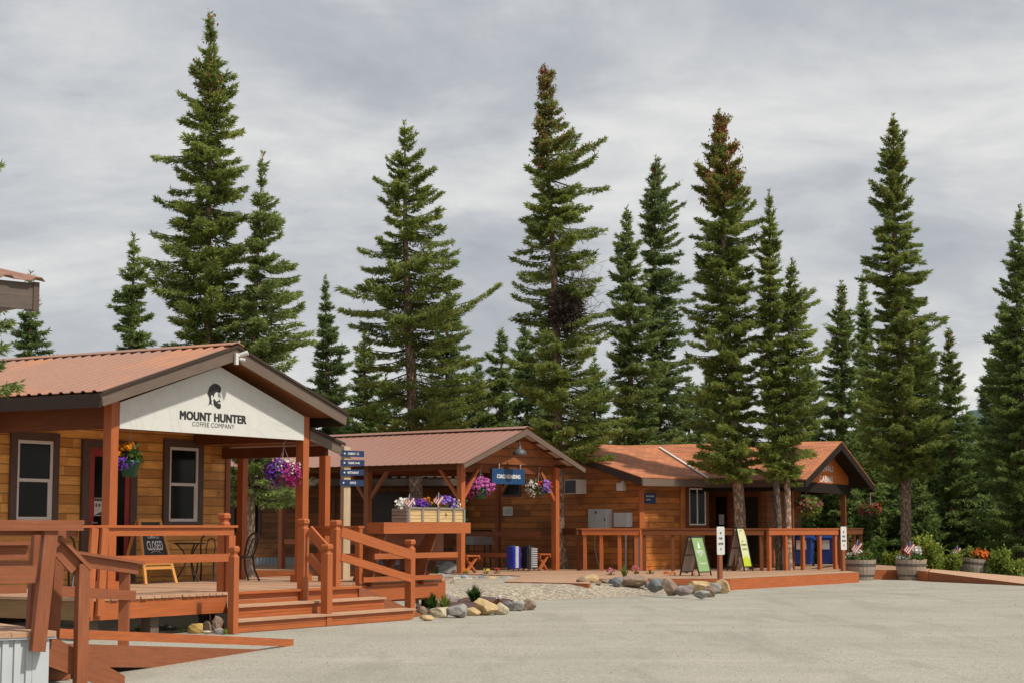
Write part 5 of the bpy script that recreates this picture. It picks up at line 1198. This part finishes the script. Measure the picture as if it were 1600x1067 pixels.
def spruce(label,top,base,Y,prof,zb_px,mat='spruce',dens=1.,tuft=1.,seed=1,trunk_r=.17,bark='bark',cones=0,droop=.0,open_=0.,broom=None,thick=1.,gap=None,cat='tree',group='spruce trees around the cabins',bz=0.):
    """top/base: (px,py),(px) of trunk; prof: rows (py, left px, right px) of the crown outline measured at distance Y"""
    r=np.random.default_rng(seed);T=at(top[0],top[1],Y);Bx=at(base,850,Y).x;Hh=T.z-bz
    root=thing('spruce_tree',label,cat,(Bx,Y,bz),0,group)
    ax=lambda z: np.stack([ (T.x-Bx)*np.clip(z/Hh,0,1)**1.0+.05*np.sin(z*.5+seed),.06*np.sin(z*.4+seed*2),z],-1)
    zs=[];ls=[];rs=[]
    for py,xl,xr in prof:
        z=at(top[0],py,Y).z-bz;axx=Bx+(T.x-Bx)*max(0,min(1,z/Hh));zs.append(z);ls.append(max(.06,axx-at(xl,py,Y).x));rs.append(max(.06,at(xr,py,Y).x-axx))
    o=np.argsort(zs);zs=np.array(zs)[o];ls=np.array(ls)[o];rs=np.array(rs)[o]
    z0=at(base,zb_px,Y).z-bz;z1=Hh
    # branches
    dz=.17*tuft**.5/dens;zz_=np.arange(z0,z1-.25,dz);zb=[];az=[]
    for i,z in enumerate(zz_):
        nb=5 if z<z1-1.5 else 4
        a=r.uniform(0,6.283)+np.arange(nb)*6.283/nb+r.normal(0,.25,nb);zb.append(np.full(nb,z)+r.normal(0,dz*.5,nb));az.append(a)
    zb=np.concatenate(zb);az=np.concatenate(az);n=len(zb)
    c=np.cos(az);Ls=np.interp(zb,zs,ls);Rs=np.interp(zb,zs,rs);mean=(Ls+Rs)/2
    ext=1.12*np.where(c>0,Rs,Ls)*np.abs(c)+np.minimum(mean,1.9)*(1-np.abs(c))
    # clumpy whorls: branch length varies with height and direction
    cl=.5+.5*np.sin(zb*6.283/r.uniform(.75,1.0)+2.0*np.sin(az*2+seed)+zb*1.3)
    ln=ext*(.64+.40*cl)*r.uniform(.66,1.18,n)*np.where(zb>z1-1.1,.55,1.)
    keep=r.uniform(size=n)>open_*(.9-.6*cl);
    if gap:
        ga,gb=at(base,gap[1],Y).z-bz,at(base,gap[0],Y).z-bz;keep&=~((zb>ga)&(zb<gb)&(np.sin(az)<.1)&(r.uniform(size=n)<gap[2]))
    zb,az,c,ln,cl=zb[keep],az[keep],c[keep],ln[keep],cl[keep];n=len(zb)
    fr=np.clip((zb-z0)/(z1-z0),0,1)
    p1=np.where(fr>.9,.75,np.where(fr>.7,.20,-.12-droop))+r.normal(0,.10,n);p2=.16+r.normal(0,.06,n)
    def bp(i,s):  # point on branch i at param s
        h=ln[i]*s;A=ax(zb[i]);return A+np.stack([np.cos(az[i])*h,np.sin(az[i])*h,ln[i]*(p1[i]*s+p2[i]*s*s)-.05*np.sin(s*3.1)*ln[i]],-1)
    cnt=np.maximum(4,(ln*120*thick/tuft**1.6+np.where(zb>z1-1.1,2,8))).astype(int);I=np.repeat(np.arange(n),cnt);m=len(I)
    s=np.clip(r.beta(1.5,1.05,m)*.93+.07,0,1.0);s=np.where(ln[I]<.5,r.uniform(0.05,1,m),s)
    wl=np.minimum(.42,.24*ln[I])*np.clip(1.1-s,.12,1)**.7+.03
    off=r.uniform(-1,1,m)*wl;P=bp(I,s);bd=np.stack([np.cos(az[I]),np.sin(az[I]),p1[I]+2*p2[I]*s],-1);bd=norm(bd);sd_=np.stack([-np.sin(az[I]),np.cos(az[I]),np.zeros(m)],-1)
    P=P+sd_*off[:,None]-bd*(np.abs(off)*.25)[:,None];P[:,2]+=-np.abs(off)*.28-r.uniform(0,.10,m)*np.minimum(1,ln[I])
    Dr=norm(bd*.75+sd_*(np.sign(off)*.65)[:,None]+r.normal(0,.28,(m,3))+np.array([0,0,-.05]))
    L_=r.uniform(.10,.21,m)*tuft;W=r.uniform(.010,.018,m)*tuft*1.05
    # a second needle plume on every tuft turned aside
    V1,F1=tufts(P,Dr,L_,W,r)
    Dr2=norm(Dr+r.normal(0,.45,(m,3)));V2,F2=tufts(P,Dr2,L_*.8,W,r)
    Dr3=norm(Dr+r.normal(0,.5,(m,3))+np.array([0,0,-.3]));V5,F5=tufts(P-Dr*.03,Dr3,L_*.8,W,r);V2=np.concatenate([V2,V5]);F2=np.concatenate([F2,F5+len(P)*4])
    # leader
    k=60;zl=z1-r.uniform(0,1,k)**1.1*1.1;Pl=ax(zl);a=r.uniform(0,6.28,k);Dl=norm(np.stack([np.cos(a),np.sin(a),np.full(k,.9)],-1));V3,F3=tufts(Pl,Dl,r.uniform(.08,.16,k)*tuft,np.full(k,.02)*tuft,r)
    V=np.concatenate([V1,V2,V3]);Fq=np.concatenate([F1,F2+len(V1),F3+len(V1)+len(V2)])
    # trunk
    ns=10;tz=np.array([-.3,0,.15,.5]+list(np.linspace(1.2,Hh,16)));rad=np.interp(tz,[-.3,0,.15,.5,Hh*.5,Hh],[trunk_r*1.6,trunk_r*1.45,trunk_r*1.2,trunk_r,trunk_r*.62,.012])
    C_=ax(tz);ang=np.arange(ns)*6.283/ns;TV=(C_[:,None,:]+np.stack([np.cos(ang),np.sin(ang),0*ang],-1)[None]*(rad[:,None,None]*(1+.06*np.sin(ang*3+tz[:,None]*4))[...,None])).reshape(-1,3)
    q=[(i*ns+j,i*ns+(j+1)%ns,(i+1)*ns+(j+1)%ns,(i+1)*ns+j) for i in range(len(tz)-1) for j in range(ns)]
    t=mesh_np('trunk',TV,np.array(q),bark,root);t.data.polygons.foreach_set('use_smooth',[True]*len(t.data.polygons))
    # limbs
    bi=np.arange(n);ss=[0,.35,.7,.97];R=[.028,.020,.012,.004];BV=[];off_=0;rows=[]
    for sv_,rr in zip(ss,R):
        Pp=bp(bi,np.full(n,sv_))
        for j in range(3):
            aj=j*2.094;e=np.stack([-np.sin(az)*np.cos(aj),np.cos(az)*np.cos(aj),np.full(n,np.sin(aj))],-1);rows.append(Pp+e*rr*np.minimum(1.2,.5+ln*.4)[:,None])
    BV=np.stack(rows,1).reshape(-1,3);b0=(np.arange(n)*12)[:,None]
    fq=[(k*3+j,k*3+(j+1)%3,(k+1)*3+(j+1)%3,(k+1)*3+j) for k in range(3) for j in range(3)]
    FQ=(b0[:,:,None]+np.array(fq)[None]).reshape(-1,4);mesh_np('limbs',BV,FQ,'bark_d',t)
    cr=mesh_np('crown',V,Fq,mat,root)
    if cones:
        nc=int(cones);I=r.integers(0,n,nc*10);I=I[fr[I]>.72][:nc];Pc=bp(I,r.uniform(.35,1,len(I)));k=7
        Pc=np.repeat(Pc,k,0)+r.normal(0,.07,(len(I)*k,3));Dc=norm(r.normal(0,.5,(len(Pc),3))+np.array([0,0,-1.]));Vc,Fc=tufts(Pc,Dc,r.uniform(.07,.11,len(Pc)),np.full(len(Pc),.026),r)
        mesh_np('cones',Vc,Fc,'cones',cr)['kind']='stuff'
    if broom:
        bx,by,rw_,rh_=broom;cb=at(bx,by,Y)-Vector((Bx,Y,bz));k=2600;d=r.normal(size=(k,3));d=norm(d)*(r.uniform(0,1,k)**.45)[:,None];Pb=np.array(cb)+d*np.array([rw_,rw_,rh_]);Pb[:,1]-=.45
        Vb,Fb=tufts(Pb,norm(d+r.normal(0,.6,(k,3))),r.uniform(.12,.3,k),np.full(k,.016),r)
        k=520;Pb=np.array(cb)+np.array([.25,-.1,rh_])+r.normal(0,1,(k,3))*np.array([.35,.3,.55]);V4,F4=tufts(Pb,norm(r.normal(0,.6,(k,3))+np.array([.5,0,.4])),r.uniform(.25,.6,k),np.full(k,.008),r)
        mesh_np('dead_twigs',np.concatenate([Vb,V4]),np.concatenate([Fb,F4+len(Vb)]),'broom',cr)['kind']='stuff'
    return root
g_='spruce trees around the cabins'
spruce('tallest spruce at the left, rising behind the coffee house roof ridge',(325,18),333,46,[(18,322,328),(60,312,338),(110,300,350),(160,290,370),(200,275,368),(216,255,362),(260,262,380),(320,262,392),(370,262,398),(400,240,402),(425,222,404),(470,258,412),(520,272,428),(570,275,440),(640,280,440)],620,mat='spruce_y',dens=1.0,seed=1,cones=40)
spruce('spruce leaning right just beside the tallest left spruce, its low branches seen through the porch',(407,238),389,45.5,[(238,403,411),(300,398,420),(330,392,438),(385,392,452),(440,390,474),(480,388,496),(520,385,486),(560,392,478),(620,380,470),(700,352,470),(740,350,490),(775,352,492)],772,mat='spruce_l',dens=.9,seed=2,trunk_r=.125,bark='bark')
spruce('narrow spruce with a hooked top above the left end of the coffee house roof',(206,366),206,50,[(366,202,210),(400,195,220),(430,186,236),(470,170,222),(500,178,234),(545,174,236),(600,170,240)],610,seed=3)
spruce('dark bushy spruce under the near roof corner at the far left',(46,425),47,47,[(425,38,52),(480,28,64),(520,20,74),(550,26,92),(600,15,95)],620,seed=4,mat='spruce_b',trunk_r=.15)
spruce('thin pointed spruce left of the coach shelter roof, behind the coffee house',(509,430),511,64,[(430,507,512),(480,500,520),(520,493,530),(560,488,542),(620,478,548),(700,472,556)],720,seed=5,mat='spruce_b',tuft=1.2)
spruce('broad open spruce with long drooping limbs behind the coach shelter ridge',(630,190),652,60,[(190,627,634),(215,618,658),(235,615,664),(260,606,668),(290,596,684),(313,585,703),(340,602,708),(361,602,716),(390,566,722),(418,559,720),(457,538,740),(478,544,764),(505,546,745),(552,540,750),(600,540,760),(660,540,770)],668,mat='spruce_y',dens=.85,seed=6,open_=.16,droop=.06,gap=(380,640,.35),trunk_r=.26,tuft=1.15,thick=1.1)
spruce('spruce half hidden at right of the broad open spruce',(701,440),700,66,[(440,696,706),(500,684,720),(560,676,738),(620,668,752),(690,660,760)],700,mat='spruce',seed=7,tuft=1.3)
spruce('small spruce filling the left foot of the broad open spruce',(571,514),571,66,[(514,567,575),(560,556,590),(610,550,600),(690,545,612)],700,seed=8,tuft=1.3,mat='spruce')
spruce('short dense spruce between the broad open spruce and the witches broom spruce',(783,513),784,66,[(513,778,788),(540,766,798),(590,756,800),(640,748,804),(700,745,812)],705,seed=9,tuft=1.3,mat='spruce')
spruce('tall spruce with a dark witches broom in mid crown behind the shelter gable',(852,100),880,55.6,[(100,846,858),(138,843,886),(167,842,880),(196,837,888),(222,836,905),(240,834,926),(254,833,956),(283,827,932),(312,818,930),(341,813,927),(370,814,948),(394,800,930),(420,812,934),(458,786,938),(493,787,940),(522,812,944),(545,806,944),(585,798,962),(632,808,974),(673,824,988),(700,850,960)],705,mat='spruce_y',seed=10,cones=320,broom=(884,488,.50,.62),trunk_r=.19,dens=.95,open_=.14,gap=(400,520,.7))
spruce('spruce in front left of the pair right of the witches broom spruce',(981,323),984,64,[(323,978,985),(370,964,1000),(405,955,1004),(452,952,1018),(487,949,1028),(540,950,1034),(603,952,1042),(670,950,1046),(720,945,1050)],725,seed=11,tuft=1.15,mat='spruce')
spruce('taller spruce of the pair right of the witches broom spruce',(1023,246),1028,66,[(246,1018,1028),(283,1010,1050),(336,1003,1064),(372,1004,1060),(417,1012,1076),(487,1010,1078),(574,1012,1082),(680,1005,1090),(720,1000,1090)],725,seed=12,tuft=1.15,mat='spruce_b',cones=60)
spruce('tall spruce with rusty cone laden top in front of the shingle valley',(1121,172),1158,54.35,[(172,1117,1125),(203,1107,1150),(235,1102,1154),(262,1098,1156),(289,1080,1162),(312,1092,1168),(337,1100,1184),(363,1083,1188),(406,1083,1180),(460,1077,1184),(513,1072,1184),(577,1082,1180),(630,1088,1184),(684,1076,1192),(716,1072,1192),(745,1095,1180)],742,mat='spruce_y',seed=13,cones=620,trunk_r=.19,thick=1.15,bz=.0)
spruce('slim spruce with dark trunk rising through the boardwalk, left of the close pair',(1200,296),1215,53.95,[(296,1197,1204),(337,1193,1214),(380,1187,1222),(428,1184,1222),(470,1182,1234),(520,1180,1236),(577,1181,1234),(640,1180,1234),(720,1184,1228),(745,1190,1228)],742,mat='spruce_y',seed=14,trunk_r=.12,bark='bark_d')
spruce('spruce with ruddy trunk through the boardwalk, right of the close pair',(1235,403),1229,54.05,[(403,1231,1239),(444,1223,1258),(470,1221,1270),(513,1216,1278),(566,1211,1290),(610,1212,1284),(662,1216,1288),(705,1202,1272),(740,1204,1262)],746,mat='spruce_y',seed=15,trunk_r=.125,bark='bark')
spruce('pointed spruce behind the cabins porch roof ridge',(1314,440),1314,70,[(440,1310,1318),(470,1303,1328),(502,1292,1334),(556,1283,1340),(640,1280,1344),(760,1276,1350),(860,1276,1352)],850,seed=16,tuft=1.25,cones=60)
spruce('thin spruce just right of the pointed spruce behind the cabins porch',(1350,428),1351,74,[(428,1347,1353),(500,1338,1363),(600,1334,1374),(720,1330,1380),(860,1328,1384)],850,seed=17,tuft=1.3)
spruce('tall spire shaped spruce with ruddy trunk above the ramp barrel',(1393,178),1417,64,[(178,1389,1397),(214,1378,1412),(261,1369,1418),(302,1362,1418),(342,1371,1434),(389,1358,1440),(416,1348,1446),(470,1374,1462),(524,1361,1470),(565,1349,1476),(632,1328,1489),(672,1327,1500),(700,1336,1492),(745,1365,1470)],742,mat='spruce_y',seed=18,cones=60,trunk_r=.2,thick=1.05)
spruce('spruce right of the tall spire spruce with reddish tip',(1484,513),1486,72,[(513,1481,1488),(560,1470,1500),(620,1472,1516),(700,1462,1530),(800,1456,1540),(870,1456,1540)],868,seed=19,tuft=1.25,cones=60)
spruce('dark tall spruce cut by the right edge of the photo',(1591,320),1594,62,[(320,1588,1594),(383,1577,1606),(457,1563,1622),(538,1550,1640),(592,1537,1650),(666,1530,1660),(767,1526,1665),(830,1530,1660)],845,seed=20,mat='spruce',trunk_r=.24,thick=1.1,bark='bark_d')
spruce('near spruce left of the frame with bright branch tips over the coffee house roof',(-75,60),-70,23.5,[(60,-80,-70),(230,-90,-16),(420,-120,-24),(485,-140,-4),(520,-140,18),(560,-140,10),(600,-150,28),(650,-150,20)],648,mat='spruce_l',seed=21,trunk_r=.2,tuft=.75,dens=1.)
# forest behind
bk=[(822,500,76,58,'spruce_b'),(930,560,78,50,'spruce'),(1078,590,80,44,'spruce_b'),(1108,560,74,40,'spruce'),(600,585,74,44,'spruce_b'),(745,560,78,40,'spruce_b'),(1378,560,80,50,'spruce_b'),(1440,500,82,56,'spruce_b'),(1462,590,78,46,'spruce'),(1512,640,84,44,'spruce_b'),(1548,560,80,50,'spruce_b'),(1570,470,76,50,'spruce'),(1262,560,78,44,'spruce_b'),(1240,640,74,44,'spruce'),(1355,650,72,50,'spruce'),(1405,690,76,56,'spruce_b'),(1530,690,74,50,'spruce'),(1335,680,82,60,'spruce_b'),(1290,700,80,56,'spruce'),(855,620,74,60,'spruce'),(1000,600,84,60,'spruce_b'),(1055,640,76,44,'spruce'),(1585,600,72,60,'spruce_b'),(1480,720,86,70,'spruce_b'),(1435,735,71,44,'spruce'),(1565,730,70,54,'spruce'),(1388,745,74,60,'spruce_b'),(1310,740,76,60,'spruce_b'),(545,640,76,44,'spruce_b'),(690,620,80,60,'spruce_b')]
names={}
places=['behind the coach shelter ridge left of the broom spruce','between the broom spruce and the pair','in the gap left of the rusty topped spruce','close behind the rusty topped spruce','left behind the broad open spruce','right behind the broad open spruce','left behind the spire spruce','right behind the spire spruce','at the right shoulder of the spire spruce','right of the reddish tipped spruce','left of the right edge spruce','touching the right edge spruce','right of the close pair on the boardwalk','low behind the close pair','below the thin spruce','at the foot of the spire spruce','at the foot of the right edge spruce','low behind the porch gable','behind the porch gable apex','low behind the broom spruce','low behind the pair','low at right of the pair','low before the right edge spruce','dark and low right of the spire trunk','low between spire trunk and shrubs','low at the tilted barrel','low beside the spire trunk','low seen through the cabins porch','low at the left end of shelter roof','low in middle behind shelter roof']
for k,(px,pt,Y,hw,mt) in enumerate(bk):
    pr=[(pt,px-3,px+3)]
    hgt=at(px,pt,Y).z
    for t in (.08,.2,.4,.65,.9,1.0): pr.append((pt+(868-pt)*t,px-hw*(.12+.88*t**.6)*(.85+.3*random.random()),px+hw*(.12+.88*t**.6)*(.85+.3*random.random())))
    spruce('background spruce '+places[k],(px,pt),px+2,Y,pr,866,mat=mt,seed=50+k,tuft=1.55,dens=1.0,trunk_r=.14,bark='bark_d',group='background spruces',thick=1.0)
# far wood outside the photo's edges: one mass
r=np.random.default_rng(77);VV=[];FF=[];k0=0
for _ in range(90):
    y=r.uniform(72,125);x=y*r.uniform(.325,.95)*(1 if r.uniform()<.6 else -1);h=r.uniform(5,10);n=900
    t=r.uniform(0,1,n);a=r.uniform(0,6.283,n);q=(1-t)**.8*r.uniform(.5,1.05,n)*h*.16;P=np.stack([x+np.cos(a)*q,y+np.sin(a)*q,.3+t*h],-1)
    v,f=tufts(P,norm(np.stack([np.cos(a),np.sin(a),r.normal(0,.3,n)],-1)),r.uniform(.35,.7,n),r.uniform(.06,.12,n),r);VV.append(v);FF.append(f+k0);k0+=len(v)
o=mesh_np('distant_forest',np.concatenate(VV),np.concatenate(FF),'spruce_b',None);tag(o,kind='stuff')
# ---------------------------------------------------------------- shrubs
def shrub(label,px,py,w,h,mat,n,seed,Y=None,ls=.1,stems=9):
    r=np.random.default_rng(seed);o=gp(px,py,0) if Y is None else Vector((at(px,850,Y).x,Y,0));hw=w*o.y/F/2;hh=h*o.y/F
    t=thing('shrub',label,'shrub',o,0,'shrubs at the forest edge');m=MB();tips=[]
    for k in range(stems):
        a=r.uniform(0,6.28);e=Vector((math.cos(a)*hw*r.uniform(.2,.9),math.sin(a)*hw*r.uniform(.2,.8),hh*r.uniform(.6,1)));m.cyl((e.x*.15,e.y*.15,0),e,.012,.004,4,False);tips.append(e)
    m.build('stems','bark_d',t)
    tp=np.array([list(e) for e in tips]);I=r.integers(0,len(tp),n);s=r.uniform(.25,1.05,n);P=tp[I]*np.stack([.15+.85*s,.15+.85*s,s],-1)+r.normal(0,.14*hw,(n,3));P[:,2]=np.abs(P[:,2])
    Dr=norm(r.normal(0,.7,(n,3))+np.array([0,0,.35]));V,Fq=tufts(P,Dr,r.uniform(.6,1.2,n)*ls,r.uniform(.2,.35,n)*ls,r);mesh_np('foliage',V,Fq,mat,t)
for k,(px,py,w,h,mat,n,Y,ls,l) in enumerate([(1462,888,66,56,'shrub',2600,57.6,.13,'yellow green shrub right of the ramp barrel'),(1484,893,40,34,'shrub',1300,56.8,.12,'low yellow green shrub left of the tilted barrel'),(1562,893,54,36,'shrub',1800,57.0,.13,'yellow green shrub right of the tilted barrel'),(1582,893,44,26,'shrub',900,56.4,.12,'low shrub at the far right by the dark trunk'),
  (1360,884,56,46,'leaf',1100,62,.14,'green leafy shrub behind the barrel by the parking sign'),(1398,884,36,30,'shrub',500,61,.12,'small shrub between the two ramp barrels'),(1350,880,40,86,'dshrub',1300,66,.17,'tall leafy shrub beside the porch end post'),(1440,880,60,70,'dshrub',1600,70,.18,'dark shrub right of the spire spruce trunk'),(1390,880,60,90,'dshrub',1800,72,.18,'dark shrub left of the spire spruce trunk'),(1500,880,70,90,'dshrub',1900,72,.18,'dark shrub behind the tilted barrel'),(1560,882,70,100,'dshrub',1900,68,.18,'dark shrub left of the right edge trunk'),
  (1270,880,60,110,'dshrub',1700,70,.18,'dark shrub seen under the porch left of the crimson basket'),(1310,880,60,120,'dshrub',1700,70,.18,'dark shrub seen under the porch right of the crimson basket'),(1225,880,50,110,'dshrub',1300,70,.18,'dark shrub seen behind the two boardwalk trunks')]):
    shrub(l,px,py,w,h,mat,n,500+k,Y,ls)
m=MB();r=np.random.default_rng(5);n=2600;X=r.uniform(12.5,30,n);Yv=r.uniform(55.5,70,n);ok=(X<16.5)|(Yv>55.8);P=np.stack([X,Yv,np.zeros(n)],-1)[ok];n=len(P);V,Fq=tufts(P,norm(r.normal(0,.35,(n,3))+np.array([0,0,1.])),r.uniform(.10,.30,n),r.uniform(.02,.05,n),r)
o=mesh_np('forest_undergrowth',V,Fq,'leaf',None);tag(o,kind='stuff')


# loose stones on the lot
m=MB();n=1500;X=r.uniform(-9,22,n);Yv=17+38*r.uniform(0,1,n)**.8;ok=(np.abs(X)<.33*Yv)&(X>-.25*Yv+1.2-(Yv-20)*.05);
for x,y in zip(X[ok],Yv[ok]):
    s=float(r.uniform(.006,.018)) if r.uniform()<.97 else .028
    if y>34 and x<6.5: continue
    if x<-.6 and y>25: continue
    a=float(r.uniform(0,6));c_,q_=math.cos(a)*s,math.sin(a)*s
    m.add([(x-c_,y-q_,-.01),(x+q_,y-c_,-.01),(x+c_,y+q_,-.01),(x-q_,y+c_,-.01),(x,y,s*.75)],[(0,1,4),(1,2,4),(2,3,4),(3,0,4)])
struct(m,'loose_stones','rock_grey','stuff')

# every separate piece of these parts becomes a part of its own
def explode(o):
    me=o.data;n=len(me.vertices);p=list(range(n))
    def fd(a):
        while p[a]!=a: p[a]=p[p[a]];a=p[a]
        return a
    for e in me.edges:
        a,b=fd(e.vertices[0]),fd(e.vertices[1])
        if a!=b:p[a]=b
    roots={}
    for i in range(n): roots.setdefault(fd(i),set()).add(i)
    if len(roots)<2: return
    for k,vs in enumerate(list(roots.values())):
        bm=bmesh.new();bm.from_mesh(me);bm.verts.ensure_lookup_table()
        bmesh.ops.delete(bm,geom=[v for v in bm.verts if v.index not in vs],context='VERTS')
        m2=D.meshes.new(o.name);bm.to_mesh(m2);bm.free()
        for mt in me.materials: m2.materials.append(mt)
        c=o.copy();c.data=m2;COL.objects.link(c)
        for ch in (list(o.children) if k==0 else []): ch.parent=c
    nm_=o.name.split('.')[0];D.objects.remove(o)
for o in list(D.objects):
    if o.type=='MESH' and o.name.split('.')[0] in ('purlin','underside_panel','knee_brace','end_panel','batten','hook','stand','side_rail','beam','label_and_latch','rear_legs','fascia_board','eave_board','rake_board','soffit','drip_edge','ridge_cap','strap_panel','apron','support_post'): explode(o)
# ================================================================ SKY, SUN, CAMERA
SUN=Vector((.83,-.56,0)).normalized();EL=math.radians(53)
sv=Vector((SUN.x*math.cos(EL),SUN.y*math.cos(EL),math.sin(EL)))
wd=D.worlds.new('World');SC.world=wd;wd.use_nodes=True;nt=wd.node_tree;bg=nt.nodes['Background']
sky=nt.nodes.new('ShaderNodeTexSky');sky.sky_type='NISHITA';sky.sun_disc=False;sky.sun_elevation=EL;sky.sun_rotation=math.atan2(SUN.x,SUN.y)
tc=nt.nodes.new('ShaderNodeTexCoord');sx=nt.nodes.new('ShaderNodeSeparateXYZ');L(nt,tc.outputs['Generated'],sx.inputs[0])
def mth(op,a,b=None,c=None):
    n=nt.nodes.new('ShaderNodeMath');n.operation=op
    for i,x in enumerate((a,b,c)):
        if x is None: continue
        if hasattr(x,'links'): L(nt,x,n.inputs[i])
        else: n.inputs[i].default_value=x
    return n.outputs[0]
zc=mth('MAXIMUM',sx.outputs[2],0.);den=mth('ADD',zc,.30)
cu=mth('DIVIDE',sx.outputs[0],den);cv=mth('DIVIDE',sx.outputs[1],den)
cb=nt.nodes.new('ShaderNodeCombineXYZ');L(nt,cu,cb.inputs[0]);L(nt,cv,cb.inputs[1])
mp=nt.nodes.new('ShaderNodeMapping');L(nt,cb.outputs[0],mp.inputs[0]);mp.inputs['Scale'].default_value=(1.25,1.5,1);mp.inputs['Location'].default_value=(3.7,1.3,0);mp.inputs['Rotation'].default_value=(0,0,.12)
n1=N(nt,'ShaderNodeTexNoise',Scale=1.35,Detail=6,Roughness=.56,Distortion=.5);L(nt,mp.outputs[0],n1.inputs['Vector'])
n2=N(nt,'ShaderNodeTexNoise',Scale=3.8,Detail=6,Roughness=.62,Distortion=.45);L(nt,mp.outputs[0],n2.inputs['Vector'])
f=mth('ADD',mth('MULTIPLY',n1.outputs['Fac'],.72),mth('MULTIPLY',n2.outputs['Fac'],.28))
cloud=ramp(nt,f,[(.36,(3.7,3.9,4.35)),(.46,(4.6,4.8,5.15)),(.54,(5.8,5.9,6.05)),(.66,(7.6,7.55,7.4))])
hz=ramp(nt,zc,[(.0,(1.2,1.18,1.14)),(.14,(1.06,1.05,1.03)),(.4,(1.0,1.0,1.0)),(1.0,(1.25,1.25,1.25))])
cloud=mixc(nt,1.,cloud,hz,'MULTIPLY')
L(nt,mixc(nt,.93,sky.outputs[0],cloud),bg.inputs[0]);bg.inputs[1].default_value=.1
sl=D.lights.new('sun','SUN');sl.energy=3.9;sl.angle=math.radians(2.5);sl.color=(1,.93,.82)
so=D.objects.new('sun',sl);COL.objects.link(so);so.rotation_euler=(-sv).to_track_quat('-Z','Y').to_euler();so.location=(20,-10,40)
cam=D.cameras.new('camera');cam.sensor_width=36;cam.lens=F/1600*36;cam.clip_end=6000;cam.clip_start=.1
co=D.objects.new('camera',cam);COL.objects.link(co);co.location=(0,0,H);co.rotation_euler=(math.pi/2+PIT,0,0);SC.camera=co
SC.view_settings.view_transform='Standard';SC.view_settings.look='None';SC.view_settings.exposure=0.1;SC.view_settings.gamma=1
